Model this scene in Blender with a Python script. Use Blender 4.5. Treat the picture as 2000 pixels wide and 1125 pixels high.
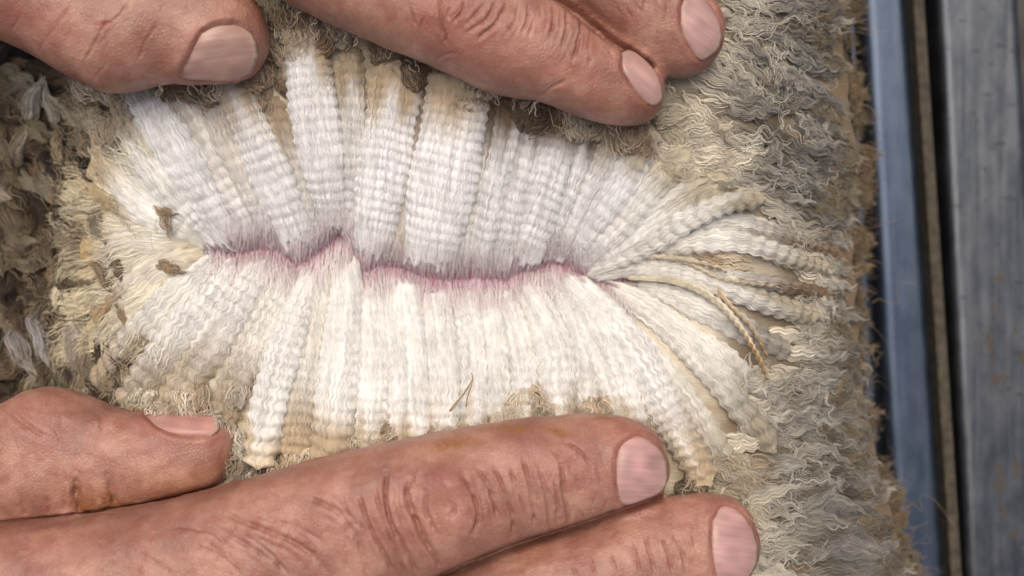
import bpy, bmesh, math, random
import numpy as np
from mathutils import Vector
from mathutils.bvhtree import BVHTree

# ------------------------------------------------------------------ units
# Everything is modelled in "steps" of 0.09 mm (a finger is about 200 steps wide).
S = 0.00009
D = 2200.0                       # camera height over the fleece, in steps
rng = np.random.default_rng(7)
random.seed(7)
for o in list(bpy.data.objects):
    bpy.data.objects.remove(o)
scene = bpy.context.scene
COL = scene.collection

# ------------------------------------------------------------------ camera
cam_d = bpy.data.cameras.new('camera')
cam = bpy.data.objects.new('camera', cam_d)
COL.objects.link(cam)
cam.location = (0, 0, D * S)
cam.rotation_euler = (0, 0, 0)
cam_d.sensor_width = 36.0
cam_d.lens = 36.0 * D / 2000.0
cam_d.clip_start = 0.005
cam_d.clip_end = 20.0
cam_d.dof.use_dof = True
cam_d.dof.focus_distance = (D - 15) * S
cam_d.dof.aperture_fstop = 10.0
scene.camera = cam

# ------------------------------------------------------------------ light
SUN_EL, SUN_AZ = 68.0, -14.0      # azimuth measured from +Y towards +X
world = bpy.data.worlds.new('World')
scene.world = world
world.use_nodes = True
wn = world.node_tree
bgn = wn.nodes['Background']
sky = wn.nodes.new('ShaderNodeTexSky')
sky.sky_type = 'NISHITA'
sky.sun_disc = False
sky.sun_elevation = math.radians(SUN_EL)
sky.sun_rotation = math.radians(SUN_AZ)
sky.air_density = 0.7
sky.dust_density = 7.0
sky.ozone_density = 0.2
wn.links.new(sky.outputs[0], bgn.inputs[0])
bgn.inputs[1].default_value = 0.12
sun_d = bpy.data.lights.new('sun', 'SUN')
sun_d.energy = 1.5
sun_d.angle = math.radians(55)
sun_d.color = (1.0, 0.94, 0.86)
sun = bpy.data.objects.new('sun', sun_d)
COL.objects.link(sun)
el, az = math.radians(SUN_EL), math.radians(SUN_AZ)
to_sun = Vector((math.cos(el) * math.sin(az), math.cos(el) * math.cos(az), math.sin(el)))
sun.rotation_euler = to_sun.to_track_quat('Z', 'Y').to_euler()
sun.location = to_sun * 2
scene.view_settings.view_transform = 'Standard'
scene.view_settings.look = 'None'
scene.view_settings.exposure = 0.27
scene.view_settings.gamma = 1.0
scene.render.engine = 'CYCLES'
scene.cycles.max_bounces = 5
scene.cycles.diffuse_bounces = 4
scene.cycles.use_denoising = True


# ------------------------------------------------------------------ helpers
def W(px, py, z):
    """photo position at height z -> model steps (x right, y up, z to the sky)"""
    px, py, z = np.broadcast_arrays(np.asarray(px, float), np.asarray(py, float), np.asarray(z, float))
    k = (D - z) / D
    return np.stack([(px - 1000.0) * k, -(py - 562.5) * k, z], -1)


def lin(r, g, b):
    c = np.array([r, g, b], float) / 255.0
    return np.where(c <= 0.04045, c / 12.92, ((c + 0.055) / 1.055) ** 2.4)


def smooth(a, b, x):
    t = np.clip((x - a) / (b - a), 0, 1)
    return t * t * (3 - 2 * t)


def catmull(pts, step):
    p = np.array(pts, float)
    p = np.vstack([2 * p[0] - p[1], p, 2 * p[-1] - p[-2]])
    out = []
    for i in range(1, len(p) - 2):
        t = np.linspace(0, 1, 24, endpoint=False)[:, None]
        a, b, c, d = p[i - 1], p[i], p[i + 1], p[i + 2]
        out.append(0.5 * (2 * b + (c - a) * t + (2 * a - 5 * b + 4 * c - d) * t ** 2 + (3 * b - a - 3 * c + d) * t ** 3))
    out.append(p[-2][None])
    q = np.vstack(out)
    s = np.concatenate([[0], np.cumsum(np.linalg.norm(np.diff(q, axis=0), axis=1))])
    n = max(4, int(round(s[-1] / step)) + 1)
    si = np.linspace(0, s[-1], n)
    return np.stack([np.interp(si, s, q[:, k]) for k in range(q.shape[1])], -1)


def polydist(x, y, line):
    x = np.asarray(x, float); y = np.asarray(y, float)
    best = np.full(x.shape, 1e9)
    for (ax, ay), (bx, by) in zip(line[:-1], line[1:]):
        dx, dy = bx - ax, by - ay
        t = np.clip(((x - ax) * dx + (y - ay) * dy) / (dx * dx + dy * dy + 1e-9), 0, 1)
        best = np.minimum(best, np.hypot(x - ax - t * dx, y - ay - t * dy))
    return best


_tab = rng.random((64, 64))


def vnoise(x, y):
    """smooth value noise, period 64"""
    x = np.asarray(x, float); y = np.asarray(y, float)
    xi = np.floor(x).astype(int); yi = np.floor(y).astype(int)
    fx = x - xi; fy = y - yi
    fx = fx * fx * (3 - 2 * fx); fy = fy * fy * (3 - 2 * fy)
    g = lambda a, b: _tab[a % 64, b % 64]
    return ((g(xi, yi) * (1 - fx) + g(xi + 1, yi) * fx) * (1 - fy) + (g(xi, yi + 1) * (1 - fx) + g(xi + 1, yi + 1) * fx) * fy)


class Geo:
    """vertices, quads, colour and fibre coordinates of one mesh"""
    def __init__(self):
        self.v, self.f, self.c, self.l, self.n = [], [], [], [], 0

    def grid(self, P, C, L):
        a, b = P.shape[:2]
        idx = np.arange(a * b).reshape(a, b) + self.n
        q = np.stack([idx[:-1, :-1], idx[1:, :-1], idx[1:, 1:], idx[:-1, 1:]], -1).reshape(-1, 4)
        self._add(P.reshape(-1, 3), q, np.broadcast_to(C, P.shape).reshape(-1, 3), L.reshape(-1, 3))

    def ribbons(self, Pc, side, wid, C, L):
        """Pc (F,n,3) centre lines, side (F,n,3) unit, wid (F,n)"""
        F, n = Pc.shape[:2]
        A = Pc - side * wid[..., None] * .5
        B = Pc + side * wid[..., None] * .5
        V = np.stack([A, B], 2)                       # F,n,2,3
        idx = np.arange(F * n * 2).reshape(F, n, 2) + self.n
        q = np.stack([idx[:, :-1, 0], idx[:, :-1, 1], idx[:, 1:, 1], idx[:, 1:, 0]], -1).reshape(-1, 4)
        C = np.broadcast_to(np.broadcast_to(C, (F, n, 3))[:, :, None], V.shape)
        L = np.broadcast_to(L[:, :, None], V.shape)
        self._add(V.reshape(-1, 3), q, C.reshape(-1, 3), L.reshape(-1, 3))

    def _add(self, v, q, c, l):
        self.v.append(v); self.f.append(q); self.c.append(c); self.l.append(l); self.n += len(v)

    def build(self, name, mat, parent=None, origin=None):
        v = np.concatenate(self.v) * S
        f = np.concatenate(self.f)
        o0 = np.zeros(3) if origin is None else np.asarray(origin) * S
        me = bpy.data.meshes.new(name)
        me.vertices.add(len(v)); me.vertices.foreach_set('co', (v - o0).astype(np.float32).ravel())
        me.loops.add(f.size); me.loops.foreach_set('vertex_index', f.astype(np.int32).ravel())
        me.polygons.add(len(f))
        me.polygons.foreach_set('loop_start', np.arange(0, f.size, 4, dtype=np.int32))
        me.polygons.foreach_set('loop_total', np.full(len(f), 4, dtype=np.int32))
        me.polygons.foreach_set('use_smooth', np.ones(len(f), dtype=bool))
        c = np.concatenate(self.c); c4 = np.ones((len(c), 4), np.float32); c4[:, :3] = c
        me.attributes.new('Col', 'FLOAT_COLOR', 'POINT').data.foreach_set('color', c4.ravel())
        l = np.concatenate(self.l).astype(np.float32)
        me.attributes.new('fib', 'FLOAT_VECTOR', 'POINT').data.foreach_set('vector', l.ravel())
        me.update(); me.validate()
        me.materials.append(mat)
        ob = bpy.data.objects.new(name, me)
        ob.location = o0
        COL.objects.link(ob)
        if parent is not None:
            ob.parent = parent
        return ob


def frame(P):
    T = np.gradient(P, axis=-2)
    T /= np.linalg.norm(T, axis=-1, keepdims=True) + 1e-9
    up = np.array([0, 0, 1.0])
    Ld = np.cross(T, np.broadcast_to(up, T.shape))
    Ld /= np.linalg.norm(Ld, axis=-1, keepdims=True) + 1e-9
    N = np.cross(Ld, T)
    return T, Ld, N


# ------------------------------------------------------------------ materials
def new_mat(name):
    m = bpy.data.materials.new(name)
    m.use_nodes = True
    nt = m.node_tree
    return m, nt, nt.nodes['Principled BSDF']


def nd(nt, typ, **kw):
    n = nt.nodes.new(typ)
    for k, v in kw.items():
        setattr(n, k, v)
    return n


def wool_material(name, sss):
    m, nt, b = new_mat(name)
    lk = nt.links.new
    col = nd(nt, 'ShaderNodeAttribute', attribute_name='Col')
    fib = nd(nt, 'ShaderNodeAttribute', attribute_name='fib')
    mp = nd(nt, 'ShaderNodeVectorMath', operation='MULTIPLY')
    mp.inputs[1].default_value = (0.55, 0.03, 1.0)
    lk(fib.outputs['Vector'], mp.inputs[0])
    no = nd(nt, 'ShaderNodeTexNoise'); no.inputs['Scale'].default_value = 1.0
    no.inputs['Detail'].default_value = 3.0; no.inputs['Roughness'].default_value = 0.6
    lk(mp.outputs[0], no.inputs['Vector'])
    mr = nd(nt, 'ShaderNodeMapRange'); mr.inputs[1].default_value = .3; mr.inputs[2].default_value = .7
    mr.inputs[3].default_value = .76; mr.inputs[4].default_value = 1.12
    lk(no.outputs['Fac'], mr.inputs[0])
    tc = nd(nt, 'ShaderNodeTexCoord')
    n2 = nd(nt, 'ShaderNodeTexNoise'); n2.inputs['Scale'].default_value = 260.0; n2.inputs['Detail'].default_value = 4
    geo = nd(nt, 'ShaderNodeNewGeometry')
    lk(geo.outputs['Position'], n2.inputs['Vector'])
    mr2 = nd(nt, 'ShaderNodeMapRange'); mr2.inputs[1].default_value = .3; mr2.inputs[2].default_value = .7
    mr2.inputs[3].default_value = .88; mr2.inputs[4].default_value = 1.08
    lk(n2.outputs['Fac'], mr2.inputs[0])
    mu = nd(nt, 'ShaderNodeMath', operation='MULTIPLY'); lk(mr.outputs[0], mu.inputs[0]); lk(mr2.outputs[0], mu.inputs[1])
    vm = nd(nt, 'ShaderNodeVectorMath', operation='SCALE'); lk(col.outputs['Color'], vm.inputs[0]); lk(mu.outputs[0], vm.inputs['Scale'])
    lk(vm.outputs[0], b.inputs['Base Color'])
    bp = nd(nt, 'ShaderNodeBump'); bp.inputs['Strength'].default_value = .7; bp.inputs['Distance'].default_value = 2.6 * S
    lk(no.outputs['Fac'], bp.inputs['Height']); lk(bp.outputs[0], b.inputs['Normal'])
    b.inputs['Roughness'].default_value = .62
    b.inputs['Specular IOR Level'].default_value = .22
    b.inputs['Sheen Weight'].default_value = .12
    b.inputs['Subsurface Weight'].default_value = sss
    b.inputs['Subsurface Radius'].default_value = (1.0, .92, .8)
    b.inputs['Subsurface Scale'].default_value = 9 * S
    # fibres let some light through
    tr = nd(nt, 'ShaderNodeBsdfTranslucent'); lk(vm.outputs[0], tr.inputs['Color'])
    mx = nd(nt, 'ShaderNodeMixShader'); mx.inputs[0].default_value = .06
    lk(b.outputs[0], mx.inputs[1]); lk(tr.outputs[0], mx.inputs[2])
    lk(mx.outputs[0], nt.nodes['Material Output'].inputs['Surface'])
    return m


def skin_material():
    m, nt, b = new_mat('hand_skin')
    lk = nt.links.new
    tint = nd(nt, 'ShaderNodeAttribute', attribute_name='Col')       # r redness, g brown stain, b crease
    geo = nd(nt, 'ShaderNodeTexCoord')
    sep = nd(nt, 'ShaderNodeSeparateColor'); lk(tint.outputs['Color'], sep.inputs[0])
    n1 = nd(nt, 'ShaderNodeTexNoise'); n1.inputs['Scale'].default_value = 130; n1.inputs['Detail'].default_value = 5
    lk(geo.outputs['Object'], n1.inputs['Vector'])
    ramp = nd(nt, 'ShaderNodeValToRGB')
    ramp.color_ramp.elements[0].position = .32; ramp.color_ramp.elements[0].color = (*lin(128, 88, 73), 1)
    ramp.color_ramp.elements[1].position = .68; ramp.color_ramp.elements[1].color = (*lin(172, 130, 110), 1)
    lk(n1.outputs['Fac'], ramp.inputs[0])
    def mix(fac, a, colr):
        x = nd(nt, 'ShaderNodeMix', data_type='RGBA'); lk(fac, x.inputs[0]); lk(a, x.inputs[6]); x.inputs[7].default_value = (*colr, 1)
        return x.outputs[2]
    n5 = nd(nt, 'ShaderNodeTexNoise'); n5.inputs['Scale'].default_value = 420; n5.inputs['Detail'].default_value = 4
    lk(geo.outputs['Object'], n5.inputs['Vector'])
    m5 = nd(nt, 'ShaderNodeMapRange'); m5.inputs[1].default_value = .42; m5.inputs[2].default_value = .72; m5.inputs[3].default_value = 0; m5.inputs[4].default_value = .62
    lk(n5.outputs['Fac'], m5.inputs[0])
    c = mix(m5.outputs[0], ramp.outputs[0], lin(136, 80, 68))
    c = mix(sep.outputs[0], c, lin(142, 78, 68))
    n3 = nd(nt, 'ShaderNodeTexNoise'); n3.inputs['Scale'].default_value = 1500; n3.inputs['Detail'].default_value = 4
    lk(geo.outputs['Object'], n3.inputs['Vector'])
    st = nd(nt, 'ShaderNodeMapRange'); st.inputs[1].default_value = .40; st.inputs[2].default_value = .62; st.inputs[3].default_value = .45; st.inputs[4].default_value = 1.0
    lk(n3.outputs['Fac'], st.inputs[0])
    ms = nd(nt, 'ShaderNodeMath', operation='MULTIPLY'); lk(st.outputs[0], ms.inputs[0]); lk(sep.outputs[1], ms.inputs[1])
    c = mix(ms.outputs[0], c, lin(132, 84, 40))
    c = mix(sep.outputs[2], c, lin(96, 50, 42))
    # pale skin lines and pores
    vo = nd(nt, 'ShaderNodeTexVoronoi'); vo.inputs['Scale'].default_value = 1500; vo.feature = 'DISTANCE_TO_EDGE'
    lk(geo.outputs['Object'], vo.inputs['Vector'])
    mr = nd(nt, 'ShaderNodeMapRange'); mr.inputs[1].default_value = 0; mr.inputs[2].default_value = .18; mr.inputs[3].default_value = .90; mr.inputs[4].default_value = 1.03
    lk(vo.outputs['Distance'], mr.inputs[0])
    vm = nd(nt, 'ShaderNodeVectorMath', operation='SCALE'); lk(c, vm.inputs[0]); lk(mr.outputs[0], vm.inputs['Scale'])
    lk(vm.outputs[0], b.inputs['Base Color'])
    fib = nd(nt, 'ShaderNodeAttribute', attribute_name='fib')
    wm = nd(nt, 'ShaderNodeVectorMath', operation='MULTIPLY'); wm.inputs[1].default_value = (.075, .016, .02)
    lk(fib.outputs['Vector'], wm.inputs[0])
    nw = nd(nt, 'ShaderNodeTexNoise'); nw.inputs['Scale'].default_value = 1; nw.inputs['Detail'].default_value = 3; nw.inputs['Distortion'].default_value = .6
    nw.noise_type = 'RIDGED_MULTIFRACTAL'
    lk(wm.outputs[0], nw.inputs['Vector'])
    nwm = nd(nt, 'ShaderNodeMath', operation='MULTIPLY_ADD'); nwm.inputs[1].default_value = -.55
    lk(nw.outputs['Fac'], nwm.inputs[0]); lk(vo.outputs['Distance'], nwm.inputs[2])
    add = nd(nt, 'ShaderNodeMath', operation='ADD'); lk(nwm.outputs[0], add.inputs[0])
    n4 = nd(nt, 'ShaderNodeTexNoise'); n4.inputs['Scale'].default_value = 900; n4.inputs['Detail'].default_value = 6
    lk(geo.outputs['Object'], n4.inputs['Vector']); lk(n4.outputs['Fac'], add.inputs[1])
    bp = nd(nt, 'ShaderNodeBump'); bp.inputs['Strength'].default_value = .5; bp.inputs['Distance'].default_value = 2.4 * S
    lk(add.outputs[0], bp.inputs['Height']); lk(bp.outputs[0], b.inputs['Normal'])
    b.inputs['Roughness'].default_value = .44
    b.inputs['Specular IOR Level'].default_value = .42
    b.inputs['Subsurface Weight'].default_value = .16
    b.inputs['Subsurface Radius'].default_value = (1.0, .35, .2)
    b.inputs['Subsurface Scale'].default_value = .0016
    return m


def nail_material():
    m, nt, b = new_mat('nail')
    lk = nt.links.new
    tint = nd(nt, 'ShaderNodeAttribute', attribute_name='Col')
    fib = nd(nt, 'ShaderNodeAttribute', attribute_name='fib')
    mp = nd(nt, 'ShaderNodeVectorMath', operation='MULTIPLY'); mp.inputs[1].default_value = (.16, .012, 1)
    lk(fib.outputs['Vector'], mp.inputs[0])
    no = nd(nt, 'ShaderNodeTexNoise'); no.inputs['Scale'].default_value = 1; no.inputs['Detail'].default_value = 4
    lk(mp.outputs[0], no.inputs['Vector'])
    mr = nd(nt, 'ShaderNodeMapRange'); mr.inputs[1].default_value = .3; mr.inputs[2].default_value = .7; mr.inputs[3].default_value = .86; mr.inputs[4].default_value = 1.06
    lk(no.outputs['Fac'], mr.inputs[0])
    vm = nd(nt, 'ShaderNodeVectorMath', operation='SCALE'); lk(tint.outputs['Color'], vm.inputs[0]); lk(mr.outputs[0], vm.inputs['Scale'])
    lk(vm.outputs[0], b.inputs['Base Color'])
    bp = nd(nt, 'ShaderNodeBump'); bp.inputs['Strength'].default_value = .3; bp.inputs['Distance'].default_value = 2 * S
    lk(no.outputs['Fac'], bp.inputs['Height']); lk(bp.outputs[0], b.inputs['Normal'])
    b.inputs['Roughness'].default_value = .32
    b.inputs['Specular IOR Level'].default_value = .35
    b.inputs['Subsurface Weight'].default_value = .2
    b.inputs['Subsurface Radius'].default_value = (1, .5, .4)
    b.inputs['Subsurface Scale'].default_value = .0008
    return m


def steel_material(name, c0, c1, rough=.42, metal=.75):
    m, nt, b = new_mat(name)
    lk = nt.links.new
    mark = nd(nt, 'ShaderNodeAttribute', attribute_name='Col')      # r dark scratch, g rust
    fib = nd(nt, 'ShaderNodeAttribute', attribute_name='fib')
    sep = nd(nt, 'ShaderNodeSeparateColor'); lk(mark.outputs['Color'], sep.inputs[0])
    def noise(sx, sy, det):
        mp = nd(nt, 'ShaderNodeVectorMath', operation='MULTIPLY'); mp.inputs[1].default_value = (sx, sy, 1)
        lk(fib.outputs['Vector'], mp.inputs[0])
        n = nd(nt, 'ShaderNodeTexNoise'); n.inputs['Scale'].default_value = 1; n.inputs['Detail'].default_value = det; n.inputs['Roughness'].default_value = .65
        lk(mp.outputs[0], n.inputs['Vector'])
        return n.outputs['Fac']
    a, g = noise(.07, .0025, 3), noise(.024, .012, 4)
    mx = nd(nt, 'ShaderNodeMix'); mx.inputs[0].default_value = .5; lk(a, mx.inputs[2]); lk(g, mx.inputs[3])
    rp = nd(nt, 'ShaderNodeValToRGB')
    rp.color_ramp.elements[0].position = .41; rp.color_ramp.elements[0].color = (*c0, 1)
    rp.color_ramp.elements[1].position = .60; rp.color_ramp.elements[1].color = (*c1, 1)
    lk(mx.outputs[0], rp.inputs[0])
    x = nd(nt, 'ShaderNodeMix', data_type='RGBA'); lk(sep.outputs[0], x.inputs[0]); lk(rp.outputs[0], x.inputs[6]); x.inputs[7].default_value = (.012, .013, .016, 1)
    y = nd(nt, 'ShaderNodeMix', data_type='RGBA'); lk(sep.outputs[1], y.inputs[0]); lk(x.outputs[2], y.inputs[6]); y.inputs[7].default_value = (*lin(58, 48, 34), 1)
    lk(y.outputs[2], b.inputs['Base Color'])
    mm = nd(nt, 'ShaderNodeMath', operation='ADD', use_clamp=True); lk(sep.outputs[0], mm.inputs[0]); lk(sep.outputs[1], mm.inputs[1])
    iv = nd(nt, 'ShaderNodeMapRange'); iv.inputs[3].default_value = metal; iv.inputs[4].default_value = 0.0
    lk(mm.outputs[0], iv.inputs[0]); lk(iv.outputs[0], b.inputs['Metallic'])
    rr = nd(nt, 'ShaderNodeMapRange'); rr.inputs[3].default_value = rough - .1; rr.inputs[4].default_value = rough + .18
    lk(g, rr.inputs[0]); lk(rr.outputs[0], b.inputs['Roughness'])
    bp = nd(nt, 'ShaderNodeBump'); bp.inputs['Strength'].default_value = .25; bp.inputs['Distance'].default_value = 3 * S
    lk(mx.outputs[0], bp.inputs['Height']); lk(bp.outputs[0], b.inputs['Normal'])
    return m


def plain_noise_material(name, c0, c1, scale, rough=.8):
    m, nt, b = new_mat(name)
    lk = nt.links.new
    tc = nd(nt, 'ShaderNodeTexCoord')
    n = nd(nt, 'ShaderNodeTexNoise'); n.inputs['Scale'].default_value = scale; n.inputs['Detail'].default_value = 6
    lk(tc.outputs['Object'], n.inputs['Vector'])
    rp = nd(nt, 'ShaderNodeValToRGB')
    rp.color_ramp.elements[0].position = .35; rp.color_ramp.elements[0].color = (*c0, 1)
    rp.color_ramp.elements[1].position = .65; rp.color_ramp.elements[1].color = (*c1, 1)
    lk(n.outputs['Fac'], rp.inputs[0]); lk(rp.outputs[0], b.inputs['Base Color'])
    b.inputs['Roughness'].default_value = rough
    bp = nd(nt, 'ShaderNodeBump'); bp.inputs['Strength'].default_value = .4; bp.inputs['Distance'].default_value = 4 * S
    lk(n.outputs['Fac'], bp.inputs['Height']); lk(bp.outputs[0], b.inputs['Normal'])
    return m


M_wool = wool_material('wool', .45)
M_fibre = wool_material('weathered_wool', 0.0)
M_skin = skin_material()
M_nail = nail_material()
M_steel_blue = steel_material('galvanised_steel_blue', (.038, .054, .082), (.06, .08, .115), .34, .8)
M_steel = steel_material('galvanised_steel_worn', (.045, .052, .063), (.092, .099, .108), .36, .75)
M_strip = plain_noise_material('dirty_timber', lin(42, 37, 27), lin(70, 62, 46), 500)
M_ground = plain_noise_material('pen_floor', (.02, .018, .015), (.05, .045, .038), 60)
M_pink = plain_noise_material('sheep_skin', lin(158, 104, 118), lin(190, 140, 150), 900, .5)
M_straw = plain_noise_material('straw', lin(120, 92, 56), lin(168, 138, 92), 800)

GROUND_Z = -2600.0
# ------------------------------------------------------------------ ground
me = bpy.data.meshes.new('ground')
g = 20.0
me.from_pydata([(-g, -g, 0), (g, -g, 0), (g, g, 0), (-g, g, 0)], [], [(0, 1, 2, 3)])
me.materials.append(M_ground)
go = bpy.data.objects.new('ground', me); COL.objects.link(go)
go.location = (0, 0, GROUND_Z * S)
go['kind'] = 'structure'

# ------------------------------------------------------------------ the fleece's lie
PART = [(405, 478), (430, 490), (470, 497), (510, 489), (545, 493), (577, 523), (608, 508), (640, 482), (664, 462), (690, 497), (712, 533),
        (742, 523), (782, 526), (830, 545), (872, 550), (930, 546), (985, 550), (1020, 532), (1060, 520), (1100, 520),
        (1140, 541), (1185, 548), (1240, 541)]
EDGE_Y = np.array([-600, 0, 100, 200, 300, 400, 500, 600, 700, 800, 900, 1000, 1125, 1700])
EDGE_X = np.array([1620, 1640, 1640, 1655, 1668, 1655, 1662, 1668, 1676, 1690, 1708, 1732, 1765, 1810])


def zf(px, py):
    px = np.asarray(px, float); py = np.asarray(py, float)
    d = polydist(px, py, PART)
    z = -160 + 150 * (1 - np.exp(-d / 150.0))
    ex = np.interp(py, EDGE_Y, EDGE_X)
    q = np.clip((px - (ex - 330)) / 330.0, 0, 1.0)
    z = z - 210 * q ** 2.6
    z = z - 230 * smooth(360, 60, px)                        # the flank falls off to the left
    z = z + 22 * (vnoise(px / 70 + 9, py / 70 + 3) - .5) * smooth(1150, 1500, px)
    z = z + 26 * (vnoise(px / 55 + 2, py / 55 + 7) - .5) * smooth(350, 150, px)
    return z


WHITE = lin(240, 236, 226)
CREAM = lin(232, 220, 190)
TAN = lin(188, 168, 138)
BROWN = lin(120, 98, 74)
DARK = lin(74, 58, 44)
BEIGE = lin(190, 178, 152)
GREY = lin(168, 160, 146)

sheep = bpy.data.objects.new('sheep', None)
COL.objects.link(sheep)
sheep.location = (-0.02, 0, GROUND_Z * S)
sheep['label'] = 'sheep with its fleece parted between the two hands, white crimped wool inside'
sheep['category'] = 'sheep'
bpy.context.view_layer.update()


def to_sheep(ob):
    ob.parent = sheep
    ob.matrix_parent_inverse = sheep.matrix_world.inverted()
    return ob


# underlay: the matted body of the fleece
def build_underlay():
    G = Geo()
    xs = np.concatenate([np.arange(-700, -20, 20), np.arange(-20, 1500, 6.0)])
    ys = np.concatenate([np.arange(-520, -10, 20), np.arange(-10, 1140, 6.0), np.arange(1140, 1660, 20)])
    nfl = 60
    X = np.empty((len(xs) + nfl + 12, len(ys))); Y = np.broadcast_to(ys, X.shape).copy()
    ex = np.interp(ys, EDGE_Y, EDGE_X)
    X[:len(xs)] = xs[:, None]
    for k in range(nfl):
        X[len(xs) + k] = 1500 + (ex - 1500) * (k + 1) / nfl
    X[len(xs) + nfl:] = ex[None]
    Z = zf(X, Y)
    P = W(X, Y, Z)
    for k in range(12):                                       # the flank drops to the floor
        i = len(xs) + nfl + k
        t = (k + 1) / 12
        base = P[len(xs) + nfl - 1]
        P[i] = base
        P[i, :, 0] += 55 * math.sin(t * 1.5) + 12 * (vnoise(np.full(len(ys), 5.0 + k), ys / 40) - .5)
        P[i, :, 2] = base[:, 2] + (GROUND_Z - base[:, 2]) * t ** 2.2
    c = np.empty(P.shape)
    left = smooth(330, 190, X + 60 * (vnoise(X / 60, Y / 60) - .5))[..., None]
    right = smooth(1280, 1480, X + 90 * (vnoise(X / 60 + 5, Y / 60) - .5) - 140 * np.exp(-((Y - 520) / 110) ** 2))[..., None]
    d = polydist(X, Y, PART)
    far = smooth(200, 330, d + 40 * (vnoise(X / 30, Y / 30) - .5))[..., None]
    mott = vnoise(X / 17 + 3, Y / 17)[..., None]
    c[:] = lin(214, 203, 182)
    c = c * (1 - far) + (TAN * .8 * (1 - mott) + CREAM * .8 * mott) * far
    c = c * (1 - left) + (DARK * (1 - mott) + BROWN * mott) * left
    c = c * (1 - right) + (BROWN * (1 - mott) + BEIGE * .4 * mott) * right
    edge = smooth(90, 20, ex[None] - X)[..., None]
    c = c * (1 - edge) + lin(128, 106, 78) * edge
    L = np.stack([Y, X, np.zeros_like(X)], -1)
    ob = G
    G.grid(P[::-1], c[::-1], L[::-1])
    return to_sheep(G.build('fleece_base', M_fibre))


base_ob = build_underlay()

# skin strip at the bottom of the parting
sk = catmull(PART, 4)
Gs = Geo()
u = np.linspace(-1, 1, 9)
tw = np.sin(np.linspace(0, 1, len(sk)) * math.pi) ** .4 * 13 + 2
dirs = np.gradient(sk, axis=0); dirs /= np.linalg.norm(dirs, axis=1, keepdims=True)
nrm2 = np.stack([-dirs[:, 1], dirs[:, 0]], -1)
pp = sk[:, None] + nrm2[:, None] * (u[None, :, None] * tw[:, None, None])
zz = zf(pp[..., 0], pp[..., 1]) + 2 + 3 * np.abs(u)[None]
Gs.grid(W(pp[..., 0], pp[..., 1], zz)[:, ::-1], np.ones(3) * .5, np.zeros(pp.shape[:2] + (3,)))
skin_strip = to_sheep(Gs.build('skin', M_pink))
skin_strip['label'] = 'pink skin showing along the parting line'


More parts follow.
